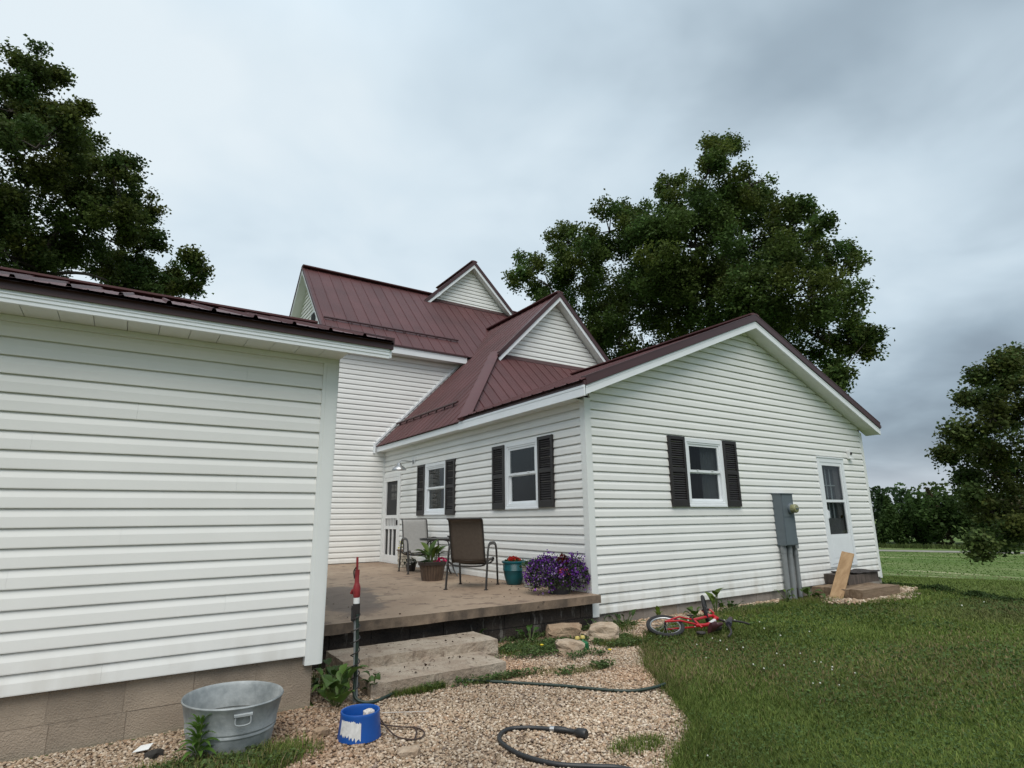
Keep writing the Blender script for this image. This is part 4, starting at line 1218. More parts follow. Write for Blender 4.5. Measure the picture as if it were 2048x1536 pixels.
T = [tuft_area(-5.0, -2.20, .62, .28, 5200, .03, .11), tuft_area(-3.25, -1.43, .22, .07, 500, .03, .09), tuft_area(-2.55, -1.49, .3, .08, 600, .03, .08), tuft_area(-3.3, -1.40, .28, .08, 900, .03, .09),
     tuft_area(-1.62, -1.72, .34, .10, 1000, .02, .06), tuft_area(-1.5, -.62, .55, .30, 2200, .03, .09), tuft_area(-.45, -1.0, .34, .28, 1800, .04, .12), tuft_area(-2.62, -3.42, .25, .12, 700, .03, .08),
     tuft_area(2.9, -.55, .9, .22, 1600, .05, .13), tuft_area(0.1, -.35, .3, .25, 500, .04, .12), tuft_area(4.6, -.6, .8, .25, 900, .05, .12), tuft_area(5.4, -1.25, .7, .12, 700, .04, .10), tuft_area(6.9, -1.15, .9, .12, 700, .04, .10), tuft_area(7.9, -.6, .3, .3, 400, .04, .10), tuft_area(-2.05, -1.55, .3, .12, 500, .02, .06),
     tuft_area(-3.9, -.75, .18, .35, 500, .05, .14)]
X = np.concatenate([t[0] for t in T]); Y = np.concatenate([t[1] for t in T]); h = np.concatenate([t[2] for t in T]); w = np.concatenate([t[3] for t in T])
blades('grass', X, Y, h, w, grass_cols(X, Y)*1.05, lean=1.0)
# clover and plantain leaves low in the sward, with white flower heads
M_WEED = leaf_mat('weed_leaves', (1, 1, 1), rough=0.6, transl=0.3, spec=0.15)
def leaf_quads(name, P, size, cols, material, parent=None, flat=0.5, kind='stuff', aspect=0.62):
    """diamond leaves folded along the midrib, random orientation (flat: how horizontal)"""
    n = len(P)
    th = rng.uniform(0, 2*np.pi, n); el = rng.normal(0, 1-flat, n)
    d = np.stack([np.cos(th)*np.cos(el), np.sin(th)*np.cos(el), np.sin(el)], 1)
    r = rng.normal(0, 1, (n, 3)); r[:, 2] = np.abs(r[:, 2])*(0.6+2.5*flat)
    s = np.cross(d, r); s /= np.linalg.norm(s, axis=1)[:, None]+1e-9
    nn = np.cross(s, d)
    L = size[:, None]; Wd = L*aspect
    V = np.stack([P-d*L*.5, P+s*Wd*.5+nn*L*.10-d*L*.05, P+d*L*.5-nn*L*.06, P-s*Wd*.5+nn*L*.10-d*L*.05], 1)
    F = np.arange(n)[:, None]*4+np.array([[0, 1, 2, 3]])
    tri = np.concatenate([F[:, [0, 1, 2]], F[:, [0, 2, 3]]], 0)
    return np_mesh(name, V.reshape(-1, 3), tri, material, parent, tint=np.repeat(cols, 4, 0), kind=kind)
X, Y, d = scatter_lawn(60000, 2.2, 14)
k = (vnoise(X, Y, 0.8, 21) > 0.45); X, Y, d = X[k], Y[k], d[k]
P = np.stack([X, Y, np_ground(X, Y)+rng.uniform(.012, .045, len(X))], 1)
c = np.array([(0.080, 0.130, 0.040)])*rng.uniform(.6, 1.35, (len(X), 1))
leaf_quads('clover', P, rng.uniform(.010, .020, len(X))*np.clip(d/4, 1, 2.5), c, M_WEED, flat=0.75, aspect=0.9)
X, Y, d = scatter_lawn(9000, 2.4, 13)
k = (vnoise(X, Y, 0.7, 33) > 0.55) & (rng.random(len(X)) < 0.10); X, Y, d = X[k], Y[k], d[k]
n = len(X); s = rng.uniform(.005, .008, n)*np.clip(d/5.5, 1, 1.8)
V = ICO_V[None]*s[:, None, None]+np.stack([X, Y, np_ground(X, Y)+rng.uniform(.05, .085, n)], 1)[:, None, :]
np_mesh('clover_flowers', V.reshape(-1, 3), (np.arange(n)[:, None, None]*12+ICO_F[None]).reshape(-1, 3), mat('clover_white', (0.62, 0.62, 0.55), 0.8), kind='stuff')
# creeping weeds over the gravel near the patio
def carpet(name, areas, smin, smax, base, zr=(0.01, 0.06)):
    PX, PY = [], []
    for (cx, cy, rx, ry, n) in areas:
        a = rng.uniform(0, 2*np.pi, n); r = np.sqrt(rng.random(n)); PX.append(cx+np.cos(a)*r*rx*rng.uniform(.7, 1.1, n)); PY.append(cy+np.sin(a)*r*ry*rng.uniform(.7, 1.1, n))
    X, Y = np.concatenate(PX), np.concatenate(PY); n = len(X)
    k = vnoise(X, Y, 5, 77) > 0.33; X, Y = X[k], Y[k]; n = len(X)
    P = np.stack([X, Y, GZ+0.015+rng.uniform(*zr, n)], 1)
    leaf_quads(name, P, rng.uniform(smin, smax, n), np.array([base])*rng.uniform(.55, 1.4, (n, 1)), M_WEED, flat=0.6, aspect=0.7)
carpet('ground_cover', [(-1.55, -.70, .60, .38, 3000), (-.95, -.62, .4, .18, 800), (-.42, -.98, .42, .30, 2200), (-1.62, -1.74, .38, .10, 700), (-2.45, -1.52, .5, .07, 420), (-3.0, -1.43, .3, .06, 250), (-.85, -.15, .9, .08, 900), (-5.0, -2.22, .55, .25, 1500), (.25, -.22, .35, .18, 900), (3.0, -.42, .8, .16, 1400), (-1.25, -1.30, .3, .14, 400)], .018, .038, (0.090, 0.135, 0.048))
# ================================================================== things on and around the patio
M_FRAME = mat('dark_bronze_tube', (0.030, 0.027, 0.026), 0.42, 0.1, 8, spec=0.6)
M_SLINGB = mat('brown_sling', (0.105, 0.082, 0.066), 0.75, 0.08, 25, bump=0.15, bscale=300)
M_SLINGG = mat('grey_sling', (0.30, 0.295, 0.285), 0.7, 0.06, 25, bump=0.15, bscale=300)
def sling_chair(loc, rz, sling, label):
    root = empty('patio_chair', loc, rz, label, 'chair', 'patio chairs')
    w = 0.265
    for sx in (-1, 1):
        x = sx*0.315
        pts = smooth_path([(x, -0.40, 0.0), (x, -0.33, 0.30), (x, -0.27, 0.56), (x, -0.20, 0.645), (x, -0.08, 0.665), (x, 0.14, 0.655), (x, 0.25, 0.60), (x, 0.30, 0.42), (x, 0.36, 0.0)], 5)
        MB().tube(pts, 0.021, 8, flat=(1.25, 0.72)).build('arm_frame', M_FRAME, root, smooth=True)
        rail = smooth_path([(sx*w, 0.30, 0.395), (sx*w, 0.26, 0.43), (sx*w, 0.0, 0.40), (sx*w, -0.20, 0.385), (sx*w, -0.27, 0.45), (sx*w, -0.34, 0.70), (sx*w, -0.41, 0.95), (sx*w, -0.455, 1.03), (sx*w, -0.52, 1.045)], 4)
        MB().tube(rail, 0.013, 6).build('side_rail', M_FRAME, root, smooth=True)
    def surf(prof, nm, wmul=1.0):
        pr = smooth_path(prof, 5); V, F = [], []; n = 9
        for p in pr:
            for j in range(n):
                u = -1+2*j/(n-1); sag = 0.014*(1-u*u)
                V.append((u*w*wmul, p.y+0.0*sag, p.z-sag*(0.9 if nm == 'seat' else 0.0)))
                if nm != 'seat': V[-1] = (u*w*wmul, p.y-sag*1.1, p.z)
        for i in range(len(pr)-1):
            for j in range(n-1): F.append((i*n+j, i*n+j+1, (i+1)*n+j+1, (i+1)*n+j))
        o = MB().add(V, F).build(nm, sling, root, smooth=True)
        md = o.modifiers.new('thickness', 'SOLIDIFY'); md.thickness = 0.004
        return o
    surf([(0, 0.30, 0.395), (0, 0.26, 0.43), (0, 0.0, 0.40), (0, -0.20, 0.385), (0, -0.255, 0.43)], 'seat')
    surf([(0, -0.255, 0.43), (0, -0.27, 0.45), (0, -0.34, 0.70), (0, -0.41, 0.95), (0, -0.455, 1.03), (0, -0.52, 1.045)], 'backrest')
    MB().tube([(-w, -0.52, 1.045), (w, -0.52, 1.045)], 0.014, 8).build('top_bar', M_FRAME, root)
    MB().tube([(-w, 0.30, 0.39), (w, 0.30, 0.39)], 0.013, 8).build('crossbar', M_FRAME, root)
    MB().tube(smooth_path([(-0.31, 0.10, 0.40), (-0.2, 0.10, 0.345), (0.2, 0.10, 0.345), (0.31, 0.10, 0.40)], 4), 0.013, 6).build('crossbar', M_FRAME, root)
    MB().tube(smooth_path([(-0.31, -0.29, 0.40), (-0.2, -0.25, 0.335), (0.2, -0.25, 0.335), (0.31, -0.29, 0.40)], 4), 0.013, 6).build('crossbar', M_FRAME, root)
    for sx in (-1, 1):
        MB().box(sx*0.315-0.026, sx*0.315+0.026, -0.425, -0.375, 0, 0.012).build('foot_cap', M_BLACK, root)
        MB().box(sx*0.315-0.026, sx*0.315+0.026, 0.335, 0.385, 0, 0.012).build('foot_cap', M_BLACK, root)
    return root
sling_chair((-0.93, 1.76, PZ), -0.795, M_SLINGB, 'brown sling patio chair seen from behind, nearest the camera')
sling_chair((-0.50, 4.72, PZ), math.pi-0.16, M_SLINGG, 'light grey sling patio chair beyond the small table, near the door')
# table
TX, TY = -0.52, 3.74
tb = empty('bistro_table', (TX, TY, PZ), 0, 'small round dark metal table between the two patio chairs', 'table')
M_TABLETOP = mat('smoked_tabletop', (0.035, 0.035, 0.036), 0.25, 0.1, 6)
MB().lathe([(0.0, 0.672), (0.37, 0.672), (0.37, 0.680), (0.0, 0.680)], 36).build('tabletop', M_TABLETOP, tb)
MB().lathe([(0.36, 0.655), (0.395, 0.655), (0.395, 0.690), (0.372, 0.690), (0.36, 0.682), (0.36, 0.655)], 36).build('rim', M_FRAME, tb, smooth=True)
for i in range(4):
    a = R(30+90*i); ca, sa = math.cos(a), math.sin(a)
    pts = smooth_path([(ca*0.10, sa*0.10, 0.65), (ca*0.26, sa*0.26, 0.62), (ca*0.315, sa*0.315, 0.50), (ca*0.27, sa*0.27, 0.30), (ca*0.31, sa*0.31, 0.12), (ca*0.40, sa*0.40, 0.0)], 5)
    MB().tube(pts, 0.013, 8).build('leg', M_FRAME, tb, smooth=True)
MB().lathe([(0.283, 0.385), (0.296, 0.385), (0.296, 0.400), (0.283, 0.400), (0.283, 0.385)], 28).build('ring', M_FRAME, tb)
tr = empty('ashtray', (TX+0.18, TY-0.12, PZ+0.68), 0, 'small black dish standing on the dark patio table', 'dish')
MB().lathe([(0.0, 0.0), (0.05, 0.0), (0.07, 0.045), (0.062, 0.045), (0.045, 0.012), (0.0, 0.012)], 20).build('bowl', M_BLACK, tr, smooth=True)
MB().box(-0.09, -0.055, -0.012, 0.012, 0.03, 0.055).build('handle', M_BLACK, tr)
# neon strip hanging by the chair
fl = smooth_path([(-0.70, 2.83, PZ+0.62), (-0.715, 2.80, PZ+0.58), (-0.69, 2.79, PZ+0.48), (-0.675, 2.78, PZ+0.38), (-0.665, 2.77, PZ+0.31)], 5)
V, F = [], []
for i, p in enumerate(fl):
    ww = 0.025 if i < 4 else 0.055+0.008*math.sin(i*1.1)
    V += [(p.x-ww*.8, p.y+ww*.55, p.z), (p.x+ww*.8, p.y-ww*.55, p.z+0.01*math.sin(i))]
for i in range(len(fl)-1): F.append((2*i, 2*i+1, 2*i+3, 2*i+2))
o = MB().add(V, F).build('ribbon', mat('neon_yellow', (0.50, 0.78, 0.02), 0.5, 0.1, 9), smooth=True)
md = o.modifiers.new('thickness', 'SOLIDIFY'); md.thickness = 0.004
tag(o, 'fluorescent yellow ribbon hanging beside the brown patio chair', 'ribbon')

# --- plants in pots
M_LEAFG = leaf_mat('leaf_green', (0.055, 0.095, 0.022), transl=0.25)
M_SOIL = mat('soil', (0.03, 0.02, 0.015), 0.95, 0.2, 30)
def leaf_mesh(name, L, Wd, material, curl=0.5, n=7, wave=0.0, tint=(1, 1, 1), taper=1.0):
    """broad leaf: blade with folded midrib, base at origin growing along +Y and drooping"""
    V, F = [], []
    for i in range(n+1):
        t = i/n; y = L*t*(1-0.18*curl*t); z = L*0.30*math.sin(t*math.pi*0.8)*0.6-curl*L*0.45*t*t
        w = Wd*0.5*math.sin(math.pi*min(1, (t**0.75)*0.97+0.03))**taper*(1+wave*math.sin(i*2.1))
        V += [(-w, y, z+w*0.30), (0, y, z), (w, y, z+w*0.30)]
    for i in range(n):
        for j in range(2): F.append((i*3+j, i*3+j+1, i*3+j+4, i*3+j+3))
    me = bpy.data.meshes.new(name); me.from_pydata(V, [], F); me.polygons.foreach_set('use_smooth', [True]*len(F))
    a = me.color_attributes.new('tint', 'FLOAT_COLOR', 'POINT'); a.data.foreach_set('color', np.tile(np.array([*tint, 1.0], np.float32), len(V)))
    me.materials.append(material)
    return me
def leafy(root, me_list, spots, stem=True, stem_mat=None):
    """each large leaf an object of its own with a stem below it"""
    st = MB()
    for (x, y, z, az, tilt, s) in spots:
        o = bpy.data.objects.new('leaf', random.choice(me_list)); COL.objects.link(o); o.parent = root
        o.location = (x, y, z); o.rotation_euler = (tilt, random.uniform(-.25, .25), az); o.scale = (s, s, s)
        if stem: st.tube(smooth_path([(x*0.25, y*0.25, 0.0), (x*0.6, y*0.6, z*0.6), (x, y, z)], 3), 0.006, 5)
    if stem: st.build('stems', stem_mat or M_LEAFG_S, root)
M_LEAFG_S = mat('stem_green', (0.085, 0.12, 0.035), 0.6, 0.1)
def tint_one(o, c=(1, 1, 1)):
    me = o.data; a = me.color_attributes.new('tint', 'FLOAT_COLOR', 'POINT')
    a.data.foreach_set('color', np.tile(np.array([*c, 1.0], np.float32), len(me.vertices)))
    return o
def flowers_quads(root, name, P, size, cols):
    return leaf_quads(name, P, size, cols, M_WEED, root, flat=0.3, aspect=0.9)
def dome(n, c, r, zlo=0.0, seed=1, shell=0.55):
    g = np.random.default_rng(seed)
    v = g.normal(0, 1, (n, 3)); v[:, 2] = np.abs(v[:, 2])*1.0+zlo; v /= np.linalg.norm(v, axis=1)[:, None]
    rad = g.uniform(shell, 1.0, n)**0.6
    return np.array(c)+v*np.array(r)*rad[:, None]*g.uniform(.88, 1.10, (n, 1))
# barrel planter
bp_ = empty('barrel_planter', (-0.99, 3.10, PZ), 0, 'brown half-barrel planter with a big-leaved plant and pink flowers, in front of the table', 'planter')
M_BARREL = mat('barrel_brown', (0.105, 0.070, 0.050), 0.7, 0.25, 3, stretch=(9, 9, 1), bump=0.2, bscale=30)
ns = 26
for i in range(ns):
    a0, a1 = 2*math.pi*(i+0.05)/ns, 2*math.pi*(i+0.95)/ns
    q = []
    for (z_, r_) in ((0.0, 0.192), (0.30, 0.245)):
        for (a, rr) in ((a0, r_), (a1, r_), (a1, r_-0.02), (a0, r_-0.02)): q.append((math.cos(a)*rr, math.sin(a)*rr, z_))
    MB().hexa(q).build('stave', M_BARREL, bp_)
MB().lathe([(0.185, 0.0), (0.236, 0.30), (0.0, 0.30)], 26).build('liner', M_DARKGAP, bp_)
M_BARRELRIM = mat('barrel_rim', (0.035, 0.025, 0.022), 0.6, 0.1)
MB().lathe([(0.240, 0.285), (0.262, 0.285), (0.270, 0.345), (0.245, 0.350), (0.238, 0.30)], 30).build('rim', M_BARRELRIM, bp_, smooth=True)
MB().lathe([(0.0, 0.325), (0.24, 0.325)], 26).build('soil', M_SOIL, bp_)
lm = [leaf_mesh('leaf', 0.30, 0.11, M_LEAFG, 0.3, tint=(1, 1, 1)), leaf_mesh('leaf', 0.26, 0.10, M_LEAFG, 0.6, tint=(.75, .85, .8)), leaf_mesh('leaf', 0.34, 0.10, M_LEAFG, 0.15, tint=(1.5, 1.35, .9))]
sp = []
for i in range(16):
    a = random.uniform(0, 2*math.pi); r_ = random.uniform(.02, .13)
    sp.append((-0.03+math.cos(a)*r_, math.sin(a)*r_, 0.34+random.uniform(0.03, .17), a-math.pi/2, random.uniform(.2, 1.0), random.uniform(.7, 1.05)))
sp.append((-0.02, -0.02, 0.52, R(-70), 0.95, 1.05)); sp.append((0.05, 0.0, 0.46, R(-80), 0.55, 1.0)); sp.append((-0.10, 0.0, 0.44, R(60), 0.15, 1.05))
leafy(bp_, lm, sp)
n = 90; P = dome(n, (0.13, -0.10, 0.34), (.13, .13, .07), seed=4)
flowers_quads(bp_, 'flowers', P, rng.uniform(.03, .05, n), np.array([(0.55, 0.03, 0.13)])*rng.uniform(.5, 1.2, (n, 1)))
n = 60; P = dome(n, (-0.15, -0.05, 0.33), (.11, .13, .05), seed=6)
flowers_quads(bp_, 'foliage', P, rng.uniform(.03, .05, n), np.array([(0.03, 0.06, 0.02)])*rng.uniform(.5, 1.3, (n, 1)))
bp_.scale = (0.94, 0.94, 0.92)
# teal pot
tp = empty('teal_pot', (-0.235, 1.63, PZ), 0, 'teal ribbed flower pot with red flowers against the wall', 'flower pot')
M_TEAL = mat('teal_glaze', (0.008, 0.105, 0.130), 0.3, 0.10, 5)
prof = [(0.0, 0.0), (0.105, 0.0), (0.125, 0.02), (0.160, 0.13), (0.178, 0.22)]
for i in range(7): prof += [(0.183, 0.225+i*0.015), (0.179, 0.234+i*0.015)]
prof += [(0.185, 0.335), (0.198, 0.340), (0.200, 0.365), (0.182, 0.368), (0.176, 0.34), (0.0, 0.335)]
MB().lathe(prof, 32).build('pot', M_TEAL, tp, smooth=True)
n = 130; P = dome(n, (0, 0, 0.35), (.13, .13, .085), seed=8)
flowers_quads(tp, 'flowers', P, rng.uniform(.03, .05, n), np.array([(0.50, 0.025, 0.018)])*rng.uniform(.6, 1.2, (n, 1)))
n = 120; P = dome(n, (0, 0, 0.35), (.16, .16, .06), seed=9)
flowers_quads(tp, 'foliage', P, rng.uniform(.03, .05, n), np.array([(0.05, 0.085, 0.03)])*rng.uniform(.5, 1.3, (n, 1)))
# pale ribbed pot behind the purple flowers
rp = empty('ribbed_pot', (-0.215, 1.13, PZ), 0, 'pale grey ribbed pot with green leaves, between the teal pot and purple flowers', 'flower pot')
prof = [(0.0, 0.0), (0.115, 0.0)]
for i in range(11): prof += [(0.138+0.004*i, 0.012+i*0.027), (0.124+0.004*i, 0.028+i*0.027)]
prof += [(0.19, 0.315), (0.17, 0.315), (0.16, 0.29), (0.0, 0.29)]
MB().lathe(prof, 28).build('pot', mat('pale_pot', (0.42, 0.40, 0.37), 0.7, 0.1, 8), rp, smooth=True)
n = 160; P = dome(n, (0, 0, 0.30), (.19, .19, .10), seed=12)
flowers_quads(rp, 'foliage', P, rng.uniform(.035, .06, n), np.array([(0.05, 0.095, 0.045)])*rng.uniform(.5, 1.3, (n, 1)))
# purple mound
pp_ = empty('purple_flowers', (-0.37, 0.27, PZ), 0, 'big mound of purple petunias in a dark pot at the patio corner', 'potted plant')
MB().lathe([(0.0, 0.0), (0.17, 0.0), (0.22, 0.22), (0.235, 0.24), (0.21, 0.24), (0.0, 0.22)], 28).build('pot', mat('slate_pot', (0.028, 0.028, 0.033), 0.6, 0.1), pp_, smooth=True)
P = np.concatenate([dome(2300, (-0.12, 0.12, 0.20), (.40, .36, .39), -0.15, 21, .6), dome(1600, (0.19, -0.10, 0.19), (.31, .30, .38), -0.15, 22, .6), dome(500, (-.05, 0, 0.12), (.46, .42, .16), -.2, 24, .7)])
k = (P[:, 2] > 0.02) & (P[:, 0] < 0.39); P = P[k]; n = len(P)
leaf_quads('foliage', P, rng.uniform(.025, .05, n), np.array([(0.040, 0.055, 0.028)])*rng.uniform(.5, 1.6, (n, 1)), M_WEED, pp_, flat=.25)
P = np.concatenate([dome(900, (-0.16, 0.15, 0.20), (.36, .33, .385), 0.0, 31, .8), dome(300, (-0.02, -.08, 0.16), (.30, .30, .33), 0.0, 38, .8), dome(420, (0.21, -0.12, 0.21), (.27, .27, .40), -0.05, 32, .8), dome(160, (-.25, .05, .06), (.24, .22, .2), 0, 33, .7), dome(110, (.30, -.2, .05), (.18, .2, .16), 0, 39, .7), dome(60, (-.1, .1, .45), (.14, .14, .22), 0, 40, .6)])
P += rng.normal(0, .022, P.shape)
P = P[P[:, 0] < 0.39]; n = len(P); g = rng.random(n)
cc = np.where((g < .62)[:, None], (0.125, 0.026, 0.26), np.where((g < .85)[:, None], (0.20, 0.055, 0.36), (0.34, 0.22, 0.50)))
leaf_quads('flowers', P, rng.uniform(.028, .045, n), cc*rng.uniform(.6, 1.25, (n, 1)), M_WEED, pp_, flat=.15, aspect=.95)
P = dome(120, (0.02, -0.08, 0.46), (.11, .11, .17), 0, 35, .3); n = len(P)
leaf_quads('dark_red_leaves', P, rng.uniform(.035, .06, n), np.array([(0.085, 0.012, 0.012)])*rng.uniform(.5, 1.4, (n, 1)), M_WEED, pp_, flat=.15)
P = dome(60, (-0.05, -0.18, 0.30), (.12, .12, .12), 0, 36, .5); n = len(P)
leaf_quads('pink_flowers', P, rng.uniform(.025, .04, n), np.array([(0.40, 0.07, 0.14)])*rng.uniform(.6, 1.3, (n, 1)), M_WEED, pp_, flat=.15, aspect=.95)
pp_.scale = (0.86, 0.86, 0.88)
# stone-patterned crock with yellow flowers by the screen door
ck = empty('stone_planter', (-0.24, 6.12, PZ), 0, 'pale stone-faced planter with yellow flowers beside the screen door', 'planter')
MB().lathe([(0.0, 0.0), (0.115, 0.0), (0.13, 0.36), (0.0, 0.36)], 20).build('pot', mat('crock_mortar', (0.22, 0.20, 0.17), 0.9, 0.1), ck)
M_CROCK = mat('crock_stone', (0.46, 0.42, 0.35), 0.85, 0.2, 12, object_rand=0.2)
for r_ in range(6):
    for i in range(9):
        a0 = 2*math.pi*(i+(0.5 if r_ % 2 else 0)+random.uniform(.02, .1))/9; a1 = a0+2*math.pi*random.uniform(.80, .9)/9
        rr = 0.120+0.0025*r_; q = []
        for z_ in (0.006+r_*0.059, 0.056+r_*0.059):
            for (a, d_) in ((a0, rr-.02), (a1, rr-.02), (a1, rr+.012), (a0, rr+.012)): q.append((math.cos(a)*d_, math.sin(a)*d_, z_))
        MB().hexa(q).build('stone', M_CROCK, ck)
MB().lathe([(0.125, 0.36), (0.165, 0.36), (0.165, 0.385), (0.13, 0.385), (0.0, 0.37)], 20).build('rim', mat('crock_rim', (0.16, 0.11, 0.08), 0.8, 0.1), ck)
n = 90; P = dome(n, (0, 0, 0.42), (.12, .12, .20), seed=41)
flowers_quads(ck, 'flowers', P, rng.uniform(.03, .05, n), np.where((rng.random(n) < .6)[:, None], (0.62, 0.55, 0.03), (0.06, 0.10, 0.02)))
# small black pot with white flowers
bk = empty('black_pot', (-0.52, 5.08, PZ), 0, 'small black nursery pot with a few white flowers under the grey chair', 'flower pot')
MB().lathe([(0.0, 0.0), (0.085, 0.0), (0.115, 0.16), (0.10, 0.16), (0.0, 0.14)], 18).build('pot', M_BLACK, bk, smooth=True)
n = 120; P = dome(n, (0, 0, 0.14), (.15, .15, .13), seed=44)
flowers_quads(bk, 'flowers', P, rng.uniform(.03, .05, n), np.where((rng.random(n) < .2)[:, None], (0.6, 0.6, 0.55), (0.035, 0.05, 0.02)))

# ------------------------------------------------------------------ wall lamp, camera box, meter
wl = empty('wall_lamp', (-0.022, 6.20, 2.66), 0, 'silver gooseneck barn lamp on the wall above the screen door', 'lamp')
M_GALV = mat('brushed_steel', (0.42, 0.43, 0.44), 0.38, 0.1, 9, metal=0.85)
MB().box(-0.012, 0.0, -0.085, 0.085, -0.10, 0.10).build('mounting_plate', M_WHITE, wl)
MB().lathe([(0.0, 0.0), (0.055, 0.0), (0.05, 0.025), (0.0, 0.03)], 18).build('base', M_GALV, wl, smooth=True).rotation_euler = (0, R(-90), 0)
MB().tube(smooth_path([(-0.02, 0, 0.0), (-0.16, 0.01, 0.012), (-0.28, 0.03, 0.018), (-0.33, 0.04, 0.0), (-0.345, 0.045, -0.04)], 5), 0.011, 8).build('arm', M_GALV, wl, smooth=True)
lp = MB().lathe([(0.0, 0.0), (0.042, -0.002), (0.048, -0.03), (0.052, -0.055), (0.085, -0.075), (0.135, -0.115), (0.165, -0.155), (0.168, -0.170), (0.158, -0.170), (0.12, -0.12), (0.0, -0.07)], 28).build('lamp_shade', M_GALV, wl, smooth=True)
lp.location = (-0.345, 0.045, -0.03)
bl = MB().lathe([(0.0, -0.08), (0.03, -0.09), (0.035, -0.13), (0.0, -0.155)], 14).build('bulb', M_WHITE, wl, smooth=True); bl.location = lp.location
cb = empty('wall_box', (7.585, -0.022, 2.60), 0, 'small white plastic box on the gable wall, above right of the storm door', 'wall box')
MB().box(-0.07, 0.07, -0.045, 0.0, -0.09, 0.10).build('housing', M_WHITE, cb)
o = MB().lathe([(0.0, 0.0), (0.028, 0.0), (0.030, 0.02), (0.0, 0.022)], 14).build('lens', M_BLACK, cb); o.rotation_euler = (R(90), 0, 0); o.location = (0.01, -0.045, 0.03)
o = MB().box(-0.075, 0.075, -0.03, 0.0, -0.02, 0.0).build('sensor', M_WHITE, cb); o.location = (0.0, -0.045, -0.07)
mt = empty('electric_meter', (4.72, -0.024, 0.78), 0, 'grey electric meter cabinet with glass dial on the white gable wall', 'meter')
MB().box(-0.19, 0.19, -0.175, 0.0, 0.0, 0.93).build('cabinet', M_METERGREY, mt)
MB().box(-0.175, 0.175, -0.186, -0.175, 0.012, 0.50).build('lower_cover', M_METERGREY, mt)
MB().box(-0.175, 0.175, -0.184, -0.175, 0.515, 0.92).build('upper_cover', M_METERGREY, mt)
MB().box(-0.20, 0.20, -0.20, 0.004, 0.93, 0.945).build('hood', M_METERGREY, mt)
o = MB().lathe([(0.0, 0.0), (0.098, 0.0), (0.098, 0.03), (0.085, 0.04), (0.0, 0.04)], 24).build('collar', M_METERGREY, mt); o.rotation_euler = (R(90), 0, 0); o.location = (0.06, -0.184, 0.66)
o = MB().lathe([(0.0, 0.04), (0.078, 0.04), (0.080, 0.115), (0.068, 0.132), (0.0, 0.137)], 24).build('dial_glass', mat('meter_glass', (0.24, 0.24, 0.13), 0.12, 0.3, 20), mt, smooth=True); o.rotation_euler = (R(90), 0, 0); o.location = (0.06, -0.184, 0.66)
o = MB().box(-0.035, 0.035, -0.012, 0.012, 0.0, 0.004).build('dial_plate', M_METERGREY, mt); o.location = (0.06, -0.323, 0.66); o.rotation_euler = (R(90), 0, 0)
MB().box(0.225, 0.335, -0.10, 0.0, -0.07, 0.12).build('junction_box', M_PIPE, mt)
for x, r_, z0_ in ((-0.13, 0.048, -0.96), (0.055, 0.048, -0.96), (0.285, 0.040, -0.97)):
    pz = -0.07 if x > 0.2 else 0.0
    yy = -0.07 if x < 0.2 else -0.05
    o = MB().lathe([(r_, z0_), (r_, -0.14), (r_*1.13, -0.14), (r_*1.13, -0.04+pz*0), (r_, -0.04), (r_, pz)] if x < 0.2 else [(r_, z0_), (r_, -0.20), (r_*1.15, -0.20), (r_*1.15, -0.12), (r_, -0.12), (r_, pz)], 18).build('conduit', M_PIPE, mt, smooth=True); o.location = (x, yy, 0)
# slotted strut and ground wire
m = MB().box(0.165, 0.205, -0.035, -0.005, -0.96, -0.02); o = m.build('strut', M_PIPE, mt)
for i in range(11):
    MB().box(0.176, 0.194, -0.0365, -0.034, -0.90+i*0.078, -0.855+i*0.078).build('slot', M_DARKGAP, o)
MB().tube(smooth_path([(0.15, -0.02, 0.0), (0.155, -0.03, -0.3), (0.165, -0.05, -0.7), (0.18, -0.06, -0.96)], 4), 0.008, 6).build('ground_wire', M_BLACK, mt)

# ------------------------------------------------------------------ timber steps and leaning plank
M_TIMBER = mat('weathered_timber', (0.150, 0.100, 0.062), 0.85, vscale=2.5, col2=(0.27, 0.195, 0.13), stretch=(1, 6, 6), bump=0.6, bscale=25, object_rand=0.15)
M_TIMBERD = mat('dark_timber', (0.055, 0.044, 0.038), 0.85, vscale=2.5, col2=(0.12, 0.095, 0.08), stretch=(6, 6, 1), bump=0.5, bscale=25, object_rand=0.15)
ts = empty('timber_step', (6.02, -0.55, GZ), 0, 'lower wide weathered timber step below the gable door', 'step', 'timber steps at the gable door')
def sleeper(x0, x1, y0, y1, z0, z1, mm, nm, par, sd):
    o = rough_box(x0, x1, y0, y1, z0, z1, 14, 5, 4, 0.010, sd).build(nm, mm, par); return o
sleeper(-0.66, 0.74, -0.46, -0.24, 0.0, 0.185, M_TIMBER, 'sleeper', ts, 41)
sleeper(-0.68, 0.72, -0.23, -0.01, 0.0, 0.180, M_TIMBER, 'sleeper', ts, 42)
sleeper(-0.66, 0.72, 0.0, 0.22, 0.0, 0.183, M_TIMBER, 'sleeper', ts, 43)
sleeper(-0.67, 0.70, 0.23, 0.45, 0.0, 0.178, M_TIMBER, 'sleeper', ts, 44)
ts2 = empty('timber_step', (6.60, -0.27, GZ+0.185), 0, 'upper smaller dark timber step tight under the gable door', 'step', 'timber steps at the gable door')
sleeper(-0.62, 0.56, -0.20, 0.02, 0.0, 0.175, M_TIMBERD, 'sleeper', ts2, 51)
sleeper(-0.64, 0.55, 0.03, 0.24, 0.0, 0.175, M_TIMBERD, 'sleeper', ts2, 52)
dm = empty('door_mat', (6.70, -0.26, GZ+0.362), R(-4), 'dark curled mat lying on the upper timber step', 'mat')
V, F = [], []; nx, ny = 12, 8
